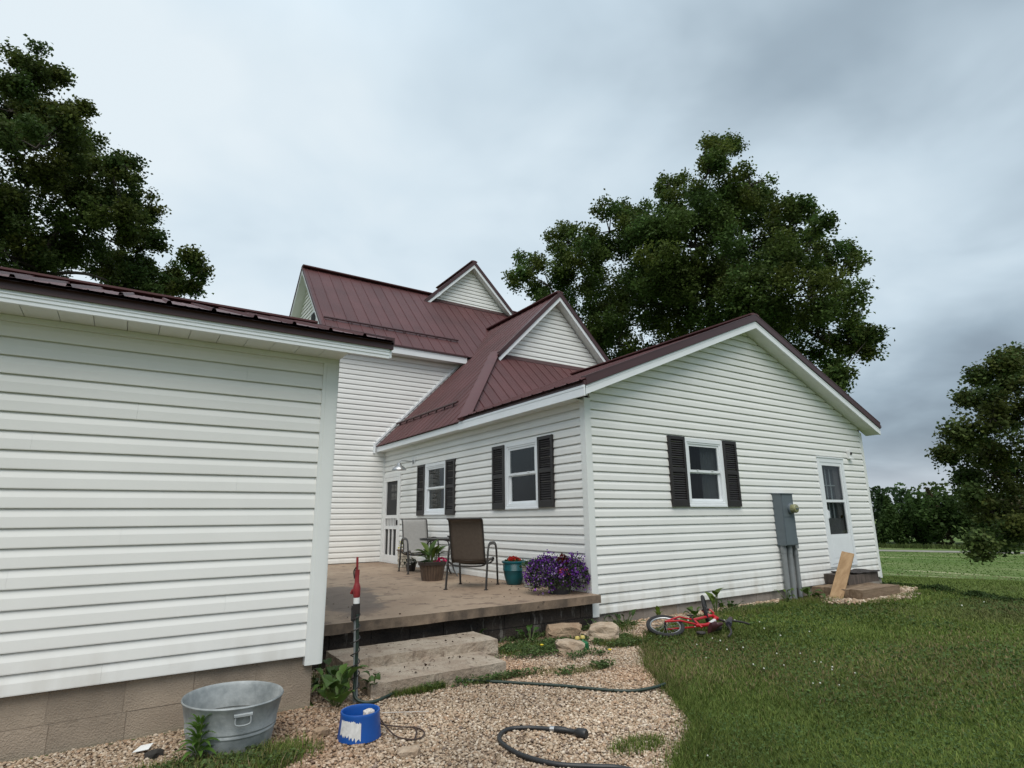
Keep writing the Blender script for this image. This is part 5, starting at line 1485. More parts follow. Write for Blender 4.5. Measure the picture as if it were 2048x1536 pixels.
for j in range(ny+1):
    for i in range(nx+1):
        u, v = i/nx-.5, j/ny-.5
        V.append((u*0.92, v*0.48, 0.012+0.03*max(0, abs(u)-.32)*2+0.006*math.sin(i*1.7+j)))
for j in range(ny):
    for i in range(nx): F.append((j*(nx+1)+i, j*(nx+1)+i+1, (j+1)*(nx+1)+i+1, (j+1)*(nx+1)+i))
o = MB().add(V, F).build('sheet', mat('old_rubber', (0.032, 0.026, 0.025), 0.8, 0.2, 20), dm); o.modifiers.new('thickness', 'SOLIDIFY').thickness = 0.012
for i in range(5):
    MB().box(-0.42+i*0.19, -0.30+i*0.19, -0.2, 0.2, 0.018, 0.024).build('ridge', M_DARKGAP, dm)
# plank
pa, pb = Vector((5.105, -0.655, GZ+0.002)), Vector((6.06, -0.50, 0.612))
d_ = (pb-pa).normalized(); wd = Vector((0, 0, 1)).cross(d_).normalized(); wd = Vector((0.50, -0.86, -0.05)); wd = (wd-d_*wd.dot(d_)).normalized(); nv = d_.cross(wd).normalized()
V = []
for p in (pa, pb):
    for (s_, t__) in ((-.105, 0), (.105, 0), (.105, .042), (-.105, .042)): V.append(p+wd*s_+nv*t__)
M_PLANK = mat('tan_plank', (0.255, 0.155, 0.075), 0.75, vscale=3.0, col2=(0.36, 0.235, 0.125), stretch=(1, 5, 2), bump=0.4, bscale=30)
o = MB().hexa(V).build('plank', M_PLANK)
tag(o, 'long tan wooden board leaning across the timber steps against the door', 'board')

# ------------------------------------------------------------------ galvanized tub
M_TUB = mat('weathered_zinc', (0.20, 0.225, 0.235), 0.65, vscale=7, col2=(0.44, 0.47, 0.48), bump=0.15, bscale=30, metal=0.25, lo=0.3, hi=0.75)
tub = empty('washtub', (-4.862, -1.775, GZ), R(14), 'oval galvanized metal washtub with dirt inside, beside the outbuilding foundation', 'tub')
prof = [(0.0, 0.0), (0.80, 0.0), (0.815, 0.02), (0.875, 0.12), (0.878, 0.125), (0.895, 0.132), (0.893, 0.143), (0.886, 0.148), (0.90, 0.155), (0.905, 0.166), (0.897, 0.172), (0.985, 0.305), (1.0, 0.310), (1.012, 0.320), (1.0, 0.328), (0.982, 0.322), (0.965, 0.305), (0.885, 0.17), (0.905, 0.16), (0.87, 0.145), (0.86, 0.12), (0.80, 0.03)]
MB().lathe(prof, 56, sx=0.312, sy=0.360).build('body', M_TUB, tub, smooth=True)
MB().lathe([(0.0, 0.105), (0.60, 0.112), (0.862, 0.120)], 40, sx=0.312, sy=0.360).build('dirt', mat('tub_dirt', (0.20, 0.165, 0.13), 0.9, vscale=9, col2=(0.30, 0.26, 0.21)), tub)
for a in (R(-104), R(76)):
    ca, sa = math.cos(a), math.sin(a)
    c = Vector((ca*0.312*0.955, sa*0.360*0.955, 0.255)); tdir = Vector((-sa*0.335, ca*0.385, 0)).normalized(); on = Vector((ca/0.335, sa/0.385, 0)).normalized()
    pts = [c+tdir*-.045+on*.012+Vector((0, 0, .02)), c+tdir*-.04+on*.02+Vector((0, 0, -.03)), c+tdir*.04+on*.02+Vector((0, 0, -.03)), c+tdir*.045+on*.012+Vector((0, 0, .02))]
    MB().tube(smooth_path(pts, 4), 0.005, 6).build('handle', M_TUB, tub, smooth=True)
    MB().tube([c+tdir*-.055+on*.010+Vector((0, 0, .022)), c+tdir*.055+on*.010+Vector((0, 0, .022))], 0.012, 6).build('handle_lug', M_TUB, tub)

# ------------------------------------------------------------------ blue bowl
M_BLUE = mat('blue_plastic', (0.008, 0.080, 0.345), 0.38, 0.06, 12)
bw = empty('feed_bowl', (-4.085, -2.165, GZ+0.012), 0, 'bright blue plastic bowl with a torn white sticker, on the gravel', 'bowl')
MB().lathe([(0.0, 0.012), (0.140, 0.0), (0.150, 0.004), (0.1345, 0.155), (0.137, 0.168), (0.133, 0.176), (0.125, 0.174), (0.121, 0.16), (0.128, 0.03), (0.0, 0.03)], 48).build('bowl', M_BLUE, bw, smooth=True)
V, F = [], []; na = 30
a_c = math.atan2(CAM.y+2.165, CAM.x+4.085)          # towards where the photo was taken
for i in range(na+1):
    a = a_c-R(62)+R(66)*i/na
    zt = 0.138+0.010*math.sin(i*2.3)*random.random()-(0.010 if i > 22 else 0); zb_ = 0.045+random.uniform(-.012, .012)-(0.020 if 15 < i < 27 and i % 4 < 2 else 0)-(0.018 if i > 25 else 0)
    for z_ in (zb_, (zb_+zt)/2, zt):
        rr = 0.150-(0.150-0.1345)*(z_-0.004)/0.151+0.0012
        V.append((math.cos(a)*rr, math.sin(a)*rr, z_))
for i in range(na):
    for j in range(2): F.append((i*3+j, (i+1)*3+j, (i+1)*3+j+1, i*3+j+1))
MB().add(V, F).build('sticker', mat('torn_sticker', (0.62, 0.62, 0.61), 0.8, 0.12, 30), bw)
rock('rock', (-4.015, -2.145, GZ+0.145), (0.072, 0.062, 0.06), 37, mat('white_stone', (0.60, 0.56, 0.52), 0.85, 0.15, 25, bump=0.5, bscale=60), 'white lumpy stone lying in the blue bowl', sub=2, cat='rock')

# ------------------------------------------------------------------ hoses, wires
M_HOSEG = mat('green_hose', (0.016, 0.032, 0.024), 0.45, 0.1, 12)
M_HOSEB = mat('black_hose', (0.020, 0.021, 0.023), 0.42, 0.1, 12)
zz = GZ+0.028
hp = [(-3.872, -1.40, 0.54), (-3.868, -1.405, 0.40), (-3.864, -1.405, 0.25), (-3.868, -1.405, 0.02), (-3.875, -1.43, -0.09), (-3.83, -1.475, zz+.01), (-3.72, -1.50, zz), (-3.495, -1.374, zz), (-3.163, -1.290, zz), (-2.931, -1.330, zz), (-2.705, -1.487, zz), (-2.442, -1.761, zz), (-2.17, -2.077, zz), (-1.99, -2.341, zz), (-1.811, -2.526, zz), (-1.62, -2.60, zz+.01), (-1.45, -2.60, zz+.015)]
o = MB().tube(smooth_path(hp, 8), 0.0135, 10).build('garden_hose', M_HOSEG, smooth=True)
tag(o, 'dark green garden hose running from the hydrant across the gravel to the grass', 'hose')
bh = empty('black_hose', (0, 0, 0), 0, 'short thick black hose loop with a nozzle lying on the gravel', 'hose')
hp = [(-3.25, -4.7, zz), (-3.02, -4.2, zz), (-2.93, -3.85, zz), (-2.98, -3.63, zz), (-3.09, -3.525, zz), (-3.268, -3.353, zz), (-3.361, -3.11, zz), (-3.35, -2.869, zz), (-3.275, -2.74, zz), (-3.16, -2.69, zz), (-3.032, -2.754, zz), (-2.93, -2.875, zz+.004)]
MB().tube(smooth_path(hp, 8), 0.0155, 10).build('tube', M_HOSEB, bh, smooth=True)
MB().tube([(-2.935, -2.868, zz+.004), (-2.915, -2.895, zz+.006)], 0.020, 10).build('clamp', M_GALV, bh)
MB().tube([(-2.915, -2.895, zz+.006), (-2.875, -2.96, zz+.010), (-2.87, -2.97, zz+.01), (-2.845, -3.04, zz+.012)], [0.022, 0.022, 0.017, 0.017], 10).build('coupling', M_HOSEB, bh, smooth=True)
MB().tube([(-2.845, -3.04, zz+.012), (-2.84, -3.06, zz+.014), (-2.825, -3.12, zz+.018), (-2.822, -3.13, zz+.018)], [0.020, 0.030, 0.034, 0.026], 12).build('nozzle', M_HOSEB, bh, smooth=True)
M_RUST = mat('rusty_wire', (0.050, 0.030, 0.024), 0.7, 0.3, 20)
w1 = [(-4.02, -2.06, GZ+.03), (-3.94, -2.12, GZ+.07), (-3.905, -2.15, GZ+.055), (-3.80, -2.205, GZ+.035), (-3.72, -2.255, GZ+.03), (-3.69, -2.33, GZ+.03), (-3.70, -2.41, GZ+.03), (-3.76, -2.475, GZ+.028), (-3.83, -2.46, GZ+.028), (-3.885, -2.37, GZ+.03), (-3.905, -2.25, GZ+.05), (-3.93, -2.14, GZ+.10)]
o = MB().tube(smooth_path(w1, 6), 0.0055, 6).build('wire_loop', M_RUST, smooth=True)
tag(o, 'loop of rusty brown wire on the gravel right of the blue bowl', 'wire')
o = MB().tube([(-3.80, -2.47, GZ+.028), (-3.735, -2.36, GZ+.03), (-3.72, -2.28, GZ+.04)], 0.0055, 6).build('wire_hook', M_RUST); o.parent = bpy.data.objects['wire_loop']
o = MB().tube([(-3.95, -1.96, GZ+.05), (-3.72, -1.90, GZ+.04), (-3.477, -2.016, GZ+.03)], 0.003, 5)
o = MB().tube([(-3.80, -1.848, GZ+.04), (-3.477, -2.016, GZ+.035)], 0.0035, 5).build('thin_rod', mat('pale_rod', (0.5, 0.46, 0.42), 0.6))
tag(o, 'thin pale rod lying on the gravel behind the blue bowl', 'rod')

# ------------------------------------------------------------------ yard hydrant
M_RED = mat('hydrant_red', (0.230, 0.018, 0.022), 0.5, 0.2, 14)
hy = empty('yard_hydrant', (-3.845, -1.372, GZ), 0, 'tall thin yard hydrant with red head and handle, by the outbuilding corner', 'hydrant')
MB().tube([(0, 0, -0.1), (-0.015, 0, 0.4), (-0.03, 0, 0.80)], 0.022, 10).build('standpipe', mat('dull_zinc', (0.30, 0.32, 0.33), 0.5, 0.12, 9, metal=0.3), hy, smooth=True)
sp = []
for i in range(110):
    t = i/109; a = t*2*math.pi*7.5; zc = 0.06+0.70*t
    sp.append((-0.03*zc/0.8-0.010+math.cos(a)*0.036, -0.010+math.sin(a)*0.044, zc))
MB().tube(sp, 0.005, 5).build('cord', M_BLACK, hy, smooth=True)
MB().tube([(-0.030, 0, 0.68), (-0.030, 0, 0.795)], 0.032, 10).build('clamp', M_BLACK, hy)
MB().box(-0.068, -0.045, -0.03, 0.02, 0.66, 0.78).build('clamp', M_BLACK, hy)
MB().tube([(-0.031, 0, 0.795), (-0.032, 0, 0.845)], 0.026, 12).build('collar', M_WHITE, hy)
MB().tube([(-0.032, 0, 0.845), (-0.033, 0, 0.87), (-0.034, 0, 0.93), (-0.035, 0, 0.955), (-0.036, 0, 0.97), (-0.038, 0, 1.06)], [0.027, 0.031, 0.031, 0.023, 0.019, 0.019], 12).build('head', M_RED, hy, smooth=True)
MB().tube([(-0.034, 0, 0.905), (-0.055, 0.04, 0.90), (-0.060, 0.055, 0.875)], [0.016, 0.014, 0.015], 10).build('spout', M_RED, hy, smooth=True)
MB().box(-0.052, -0.022, -0.018, 0.018, 1.03, 1.075).build('bracket', M_RED, hy)
MB().tube(smooth_path([(-0.055, 0.01, 1.0), (-0.062, 0.015, 1.06), (-0.05, 0.0, 1.095)], 4), 0.006, 6).build('link', M_BLACK, hy)
MB().tube([(-0.038, 0, 1.04), (-0.042, 0.0, 1.18)], 0.013, 8, flat=(1.3, .7)).build('handle', M_RED, hy)

# ------------------------------------------------------------------ sprinkler
spk = empty('sprinkler', (-1.075, -1.045, GZ+0.012), 0.4, 'small green lawn sprinkler with two pale yellow knobs beside the rocks', 'sprinkler')
M_SPG = mat('green_plastic', (0.005, 0.115, 0.040), 0.4, 0.08)
MB().lathe([(0.0, 0.0), (0.055, 0.0), (0.068, 0.03), (0.062, 0.085), (0.045, 0.10), (0.0, 0.105)], 18).build('body', M_SPG, spk, smooth=True)
M_KNOB = mat('pale_yellow_knob', (0.62, 0.50, 0.16), 0.5, 0.1)
for (x, y, h_) in ((-0.045, 0.05, 0.155), (0.045, 0.03, 0.150)):
    MB().tube([(x*0.5, y*0.5, 0.08), (x, y, h_-0.03)], 0.016, 8).build('post', M_SPG, spk)
    o = MB().lathe([(0.0, 0.0), (0.026, 0.0), (0.030, 0.012), (0.022, 0.030), (0.0, 0.034)], 14).build('knob', M_KNOB, spk, smooth=True); o.location = (x, y, h_-.03)

# ------------------------------------------------------------------ child's bicycle lying in the grass
bk_ = empty('bicycle', (0.9, -0.95, GZ), 0, "child's red bicycle lying on its side in the grass below the gable wall", 'bicycle')
def rel(p): return Vector(p)-Vector((0.9, -0.95, GZ))
M_TYRE = mat('tyre_black', (0.018, 0.018, 0.019), 0.75, 0.15, 20)
M_SPOKE = mat('spoke_steel', (0.40, 0.41, 0.42), 0.35, metal=0.7)
M_BRED = mat('bicycle_red', (0.42, 0.012, 0.020), 0.3, 0.06)
M_BWHITE = mat('decal_white', (0.65, 0.65, 0.65), 0.4)
def wheel(c, n, r):
    c = rel(c); n = Vector(n).normalized(); a = n.cross(Vector((0.3, 0.2, 0.9))).normalized(); b = n.cross(a)
    root = empty('wheel', (0, 0, 0), 0, parent=bk_); root.location = c
    def circ(rad, k=36): return [a*math.cos(2*math.pi*i/k)*rad+b*math.sin(2*math.pi*i/k)*rad for i in range(k+1)]
    MB().tube(circ(r-0.022), 0.025, 8, cap=False).build('tyre', M_TYRE, root, smooth=True)
    MB().tube(circ(r-0.052), 0.011, 6, cap=False).build('rim', M_SPOKE, root, smooth=True)
    m = MB()
    for i in range(18):
        an = 2*math.pi*i/18; p = a*math.cos(an)+b*math.sin(an)
        m.tube([p*0.018+n*(0.02 if i % 2 else -0.02), p*(r-0.055)], 0.0022, 4)
    tag(m.build('spokes', M_SPOKE, root), kind='stuff')
    MB().tube([n*-0.05, n*0.05], 0.016, 8).build('hub', M_BLACK, root)
RC = Vector((0.43, -0.92, -0.065)); wheel(RC, (-0.22, -0.27, 0.94), 0.243)
FC = Vector((1.325, -0.86, 0.045)); wheel(FC, (0.60, -0.78, 0.16), 0.195)
BB, HT, HB, ST = Vector((0.80, -1.10, -0.075)), Vector((1.42, -0.98, -0.07)), Vector((1.36, -0.94, -0.025)), Vector((0.86, -1.16, -0.10))
rn = Vector((-0.22, -0.27, 0.94)).normalized()
def bt(nm, pts, r, mt_=M_BRED): return MB().tube([rel(p) for p in pts], r*1.22, 8).build(nm, mt_, bk_, smooth=True)
bt('chainstay', [RC+rn*0.06, RC.lerp(BB, .5)+rn*.07, BB+rn*0.02], 0.010); bt('chainstay', [RC-rn*0.05, BB-rn*0.02], 0.010)
bt('seatstay', [RC+rn*0.06, Vector((0.70, -0.92, 0.02)), Vector((0.86, -1.03, -0.02))], 0.009)
bt('frame', smooth_path([BB, Vector((1.0, -1.12, -0.085)), Vector((1.22, -1.06, -0.075)), HB.lerp(HT, .6)], 5), 0.019)
bt('top_tube', [Vector((0.86, -1.03, -0.02)), HB], 0.015)
bt('seat_tube', [BB, Vector((0.86, -1.03, -0.02)), ST], 0.014)
bt('decal', [Vector((1.08, -1.11, -0.08)), Vector((1.28, -1.035, -0.07))], 0.0205, M_BWHITE)
bt('head_tube', [HT, HB], 0.022)
fn = Vector((0.60, -0.78, 0.16)).normalized()
for s_ in (-1, 1):
    bt('fork', [HB, HB.lerp(FC, .35)+fn*0.055*s_, FC+fn*0.050*s_], 0.010)
MB().lathe([(0.0, -0.014), (0.055, -0.012), (0.06, 0.0), (0.055, 0.012), (0.0, 0.014)], 16).build('saddle_base', M_BLACK, bk_).location = rel((0.66, -1.30, -0.12))
V = []
for (t, w_, h_) in ((0, .075, .03), (.08, .070, .035), (.14, .035, .03), (.22, .022, .022), (.25, .010, .010)): V.append((t, w_, h_))
m = MB(); ax = Vector((0.75, -.05, .1)).normalized(); sd_ = Vector((0.1, -.35, .93)).normalized(); up_ = ax.cross(sd_)
VV, FF = [], []
for (t, w_, h_) in V:
    for k_ in range(10):
        an = 2*math.pi*k_/10; VV.append(rel((0.80, -1.33, -0.075))+ax*t+sd_*math.cos(an)*w_+up_*math.sin(an)*h_)
for i in range(4):
    for k_ in range(10): FF.append((i*10+k_, i*10+(k_+1) % 10, (i+1)*10+(k_+1) % 10, (i+1)*10+k_))
FF += [tuple(range(10)), tuple(range(40, 50))]
m.add(VV, FF).build('saddle', mat('saddle_red_white', (0.05, 0.012, 0.015), 0.5, vscale=9, col2=(0.45, 0.30, 0.30), lo=0.60, hi=0.64), bk_, smooth=True)
bt('stem', [HT, Vector((1.40, -1.10, -0.085))], 0.012, M_BLACK)
bt('pad', [Vector((1.12, -1.24, -0.115)), Vector((0.90, -1.30, -0.10))], 0.028, M_BLACK)
bt('handlebar', smooth_path([Vector((0.80, -1.60, -0.14)), Vector((1.0, -1.50, -0.12)), Vector((1.18, -1.33, -0.085)), Vector((1.40, -1.12, -0.085)), Vector((1.50, -1.12, -0.08)), Vector((1.62, -1.20, -0.10)), Vector((1.72, -1.26, -0.13))], 5), 0.011, M_BLACK)
bt('bar_pad', [Vector((1.20, -1.32, -0.075)), Vector((1.36, -1.21, -0.065))], 0.032, mat('bar_pad_black', (0.02, 0.02, 0.03), 0.5, vscale=18, col2=(0.35, 0.35, 0.4), lo=0.68, hi=0.71))
bt('grip', [Vector((1.36, -1.21, -0.065)), Vector((1.50, -1.13, -0.06))], 0.026, mat('grip_maroon', (0.07, 0.045, 0.05), 0.7))
bt('crank', [BB+rn*.03, BB+Vector((0.07, 0.12, 0.09))], 0.007, M_BLACK)
MB().box(-.035, .035, -.03, .03, -.008, .008).build('pedal', M_BLACK, bk_).location = rel(BB+Vector((0.08, 0.14, 0.10)))

# ------------------------------------------------------------------ broad-leaved weeds
def broad_plant(loc, label, n, L, Wd, tint, h=(0.05, 0.25), spread=0.2, name='broadleaf_weed', group='broad-leaved weeds by the walls', up=(0.1, 0.9), extra=()):
    root = empty(name, loc, random.uniform(0, 6), label, 'plant', group)
    ms = [leaf_mesh('leaf', L*f, Wd*f, M_LEAFG, c, wave=0.06, tint=tuple(x*g for x in tint)) for f, c, g in ((1, .5, 1), (.85, .8, .8), (.7, .35, 1.2))]
    sp = []
    for i in range(n):
        a = 2*math.pi*(i+random.uniform(-.3, .3))*0.382; r_ = spread*random.uniform(.15, 1)
        sp.append((math.cos(a)*r_, math.sin(a)*r_, random.uniform(*h), a-math.pi/2, random.uniform(*up), random.uniform(.75, 1.1)))
    leafy(root, ms, list(sp)+list(extra))
    return root
broad_plant((-4.00, -1.36, GZ), 'bright green broad-leaved weed between the outbuilding corner and the hydrant', 22, 0.20, 0.15, (1.25, 1.35, 1.1), (0.04, 0.24), 0.17)
broad_plant((-3.93, -1.0, GZ), 'darker leafy weed in the shade behind the hydrant', 16, 0.15, 0.10, (.8, .85, .8), (0.04, 0.28), 0.16)
broad_plant((-3.67, -1.28, GZ), 'small weed growing against the lower stone step by the hydrant', 9, 0.13, 0.085, (.9, 1, .9), (0.03, 0.20), 0.07)
broad_plant((2.30, -0.27, GZ), 'tall burdock weed with upright leaf beside the bicycle front wheel', 7, 0.20, 0.16, (1.5, 1.35, .9), (0.05, 0.30), 0.08, up=(.4, 1.2), extra=[(-0.05, 0, 0.22, R(70), 1.1, 1.1)])
broad_plant((1.08, -0.20, GZ), 'pale yellow-green weed in front of the foundation vent', 6, 0.16, 0.07, (2.0, 1.8, .9), (0.02, 0.16), 0.06, up=(.7, 1.3))
broad_plant((1.80, -0.25, GZ), 'low weed with rounded leaves behind the bicycle frame', 6, 0.15, 0.12, (1.2, 1.25, .9), (0.03, 0.10), 0.09)
broad_plant((0.42, -0.20, GZ), 'dark leafy weed at the foot of the house corner', 14, 0.17, 0.07, (.7, .85, .75), (0.02, 0.14), 0.22, up=(.2, 1.0))
broad_plant((-0.20, -0.30, GZ), 'thistly weed between the patio wall and the house corner', 12, 0.15, 0.06, (.8, .95, .8), (0.02, 0.16), 0.16, up=(.2, 1.0))
broad_plant((-1.95, -0.16, GZ+0.02), 'jagged weed against the patio wall beside the upper step', 8, 0.15, 0.06, (.9, 1.1, 1.0), (0.04, 0.20), 0.06, up=(.4, 1.2))
broad_plant((-1.28, -0.28, GZ), 'leafy weed clump against the dark patio wall', 14, 0.13, 0.07, (.75, 1.0, .85), (0.02, 0.14), 0.17)
broad_plant((2.75, -0.20, GZ), 'dark low weed against the grey foundation right of the burdock', 12, 0.15, 0.08, (.6, .75, .6), (0.02, 0.13), 0.2)
broad_plant((4.35, -0.2, GZ), 'yellowish weed at the foot of the meter conduits', 8, 0.17, 0.07, (1.2, 1.2, .8), (0.03, 0.18), 0.12)
broad_plant((5.05, -0.22, GZ), 'grey-green burdock between the conduits and the timber steps', 9, 0.24, 0.17, (1.0, 1.05, .95), (0.03, 0.15), 0.16, up=(.0, .5))
# the spiky weed in front of the tub
wd_ = empty('milkweed', (-5.085, -2.02, GZ), 0, 'bright green spiky-leaved weed in front of the washtub', 'plant')
ms = [leaf_mesh('leaf', 0.14, 0.035, M_LEAFG, c, tint=(1.4, 1.6, 1.1), taper=.8) for c in (.3, .7)]
sp = []
for lv in range(5):
    for i in range(8):
        a = 2*math.pi*(i/8+lv*0.07); sp.append((math.cos(a)*0.018, math.sin(a)*0.018, 0.08+lv*0.042, a-math.pi/2, 0.15+lv*0.16, 1.0-lv*0.10))
leafy(wd_, ms, sp, stem=False)
MB().tube([(0, 0, 0), (0.01, 0, 0.29)], 0.007, 6).build('stem', M_LEAFG_S, wd_)
# dandelion heads
for (x, y, z_) in ((-1.47, -0.78, 0.07), (-0.95, -1.35, 0.05)):
    d_ = empty('dandelion', (x, y, GZ), 0, 'yellow dandelion in the weeds left of the rocks' if x < -1.2 else 'yellow dandelion on the gravel in front of the sprinkler', 'flower')
    MB().tube([(0, 0, 0), (0, 0, z_)], 0.003, 5).build('stem', M_LEAFG_S, d_)
    o = MB().lathe([(0, 0), (0.018, 0.003), (0.022, 0.012), (0.010, 0.018), (0, 0.019)], 12).build('flower_head', mat('dandelion_yellow', (0.62, 0.46, 0.02), 0.7), d_); o.location = (0, 0, z_)
# weeds along the break of the lawn, right of the house
N_ = 5200
t = rng.random(N_); pth = np.array([(8.45, .1), (8.15, -.88), (7.85, -1.55), (7.45, -2.1), (7.3, -2.8), (6.9, -3.8), (6.6, -5.0)])
seg = t*(len(pth)-1); i = np.minimum(seg.astype(int), len(pth)-2); f = (seg-i)[:, None]
P2 = pth[i]*(1-f)+pth[i+1]*f+rng.normal(0, .10, (N_, 2))
cl = vnoise(P2[:, 0], P2[:, 1], 2.6, 50)
hgt = np.clip(cl-0.25, 0.05, 1)*0.16
P = np.stack([P2[:, 0], P2[:, 1], np_ground(P2[:, 0], P2[:, 1])+rng.random(N_)*hgt], 1)
leaf_quads('weeds', P, rng.uniform(.03, .06, N_), np.array([(0.034, 0.060, 0.016)])*rng.uniform(.5, 1.5, (N_, 1)), M_WEED, flat=.4)
# leaf litter on the patio
N_ = 46
P = np.stack([rng.uniform(-2.6, -.1, N_), rng.uniform(.2, 3.2, N_), np.full(N_, PZ+0.006)], 1)
P[:26] = np.stack([rng.uniform(-.75, -.12, 26), rng.uniform(1.0, 2.7, 26), np.full(26, PZ+.006)], 1)
P = np.concatenate([P, np.stack([rng.uniform(-3.6, -2.4, 45), rng.uniform(-1.28, -.9, 45), np.full(45, -0.034)], 1), np.stack([rng.uniform(-3.6, -2.1, 30), rng.uniform(-.78, -.3, 30), np.full(30, 0.068)], 1), np.stack([rng.uniform(-3.6, -2.4, 14), rng.uniform(-.1, 2.2, 14), np.full(14, PZ+.006)], 1)]); P = np.concatenate([P, np.stack([rng.uniform(-5.4, -1.6, 70), rng.uniform(-3.5, -1.3, 70), np.full(70, GZ+.034)], 1)]); N_ = len(P)
leaf_quads('leaf_litter', P, rng.uniform(.015, .04, N_), np.array([(0.05, 0.03, 0.02)])*rng.uniform(.4, 1.4, (N_, 1)), M_WEED, flat=.95)

# ================================================================== trees
M_BARK = mat('bark', (0.040, 0.033, 0.027), 0.9, 0.3, 3, stretch=(4, 4, 0.6), bump=0.8, bscale=12)
M_TREE = leaf_mat('tree_leaves', (1, 1, 1), rough=0.6, transl=0.35, spec=0.15)
CT = [(17.55, 9.38, 19.71, 0.9), (21.02, 10.6, 22.03, 0.72), (14.9, 8.01, 16.55, 1.38), (18.9, 13.38, 20.26, 1.03), (17.1, 7.31, 16.41, 1.06), (16.58, 9.49, 16.13, 2.1), (20.69, 9.4, 17.61, 1.21), (18.97, 6.13, 15.01, 1.04), (19.63, 7.11, 14.87, 1.57), (16.64, 4.15, 12.73, 0.45), (16.28, 14.27, 18.14, 1.13), (14.37, 13.95, 16.24, 1.88), (14.29, 11.28, 15.23, 1.48), (14.33, 17.33, 17.01, 1.47), (12.04, 13.92, 13.85, 1.89), (11.28, 16.92, 14.27, 1.22), (9.35, 15.23, 12.96, 0.62), (11.61, 15.81, 13.17, 1.57), (13.73, 10.34, 13.13, 2.34), (15.17, 9.22, 13.54, 2.57), (19.73, 9.65, 14.94, 2.87), (17.71, 6.08, 12.41, 1.88), (20.37, 5.28, 12.86, 1.14), (23.0, 7.42, 13.39, 1.2), (16.2, 17.14, 13.44, 2.64), (16.48, 13.63, 12.35, 2.95), (16.8, 10.76, 11.48, 2.72), (16.64, 7.46, 10.82, 2.45), (17.18, 5.2, 10.16, 1.97), (23.2, 6.98, 11.69, 0.9), (20.3, 5.4, 8.9, 1.1), (18.0, 3.6, 8.1, 0.36), (20.3, 6.79, 9.3, 1.5), (20.45, 9.05, 10.09, 2.25), (14.84, 14.32, 10.28, 2.09), (22.2, 7.3, 8.6, 0.7), (16.58, 4.38, 6.25, 0.54), (20.7, 5.1, 8.4, 0.5), (13.11, 14.57, 10.92, 1.54)]
LT = [(-11.27, 21.06, 19.12, 1.22), (-10.66, 21.45, 19.97, 0.95), (-12.13, 25.41, 19.95, 1.86), (-9.0, 20.01, 17.25, 0.91), (-9.94, 23.99, 18.87, 1.38), (-9.18, 25.13, 19.49, 0.73), (-10.2, 20.62, 15.89, 1.79), (-7.28, 19.96, 15.83, 0.83), (-7.71, 21.67, 16.11, 1.2), (-9.4, 24.53, 17.09, 1.63), (-6.6, 24.15, 16.29, 0.92), (-7.26, 20.73, 14.03, 1.36), (-8.91, 22.78, 14.08, 1.73), (-11.07, 24.39, 15.09, 1.98), (-5.95, 23.11, 14.19, 0.58), (-6.54, 24.73, 13.97, 1.33), (-8.06, 27.22, 14.08, 1.76), (-9.51, 24.72, 12.73, 1.8), (-10.57, 22.21, 11.72, 1.6), (-4.38, 21.43, 12.9, 0.45), (-4.03, 22.76, 12.86, 0.43), (-4.28, 24.06, 12.43, 0.73), (-4.88, 27.05, 14.09, 0.8), (-5.62, 26.01, 13.03, 1.26), (-6.61, 22.18, 11.25, 1.31), (-14.02, 26.03, 20.19, 2.28), (-12.9, 22.53, 14.81, 2.37), (-12.84, 24.34, 12.36, 2.47), (-13.7, 19.48, 13.8, 2.04)]
RT = [(13.67, -1.37, 5.32, 0.34), (14.45, -1.41, 5.46, 0.35), (17.21, -0.83, 5.65, 0.62), (16.09, -0.78, 5.09, 0.53), (13.63, -0.86, 4.99, 0.14), (15.28, -0.47, 4.48, 0.44), (15.4, 0.18, 4.73, 0.21), (13.96, -0.86, 3.81, 0.62), (16.84, -0.63, 4.08, 0.92), (13.6, -0.15, 3.46, 0.49), (14.86, 0.7, 3.07, 0.24), (15.58, 0.22, 3.06, 0.91), (15.28, -0.54, 2.97, 1.01), (15.86, 0.66, 2.43, 0.34), (16.71, 0.21, 2.42, 0.7), (17.85, -0.02, 2.44, 0.79), (14.42, 0.1, 1.77, 0.35), (16.2, 0.49, 1.24, 0.91), (16.52, 0.09, 1.39, 0.91), (14.61, -0.72, 0.88, 0.68), (13.05, -0.29, 0.53, 0.29), (17.83, 0.64, 0.47, 0.56), (14.89, -2.17, 4.76, 1.07), (14.97, -2.17, 3.15, 1.31), (17.69, -0.96, 1.67, 1.2), (16.46, -2.78, 2.91, 1.6)]
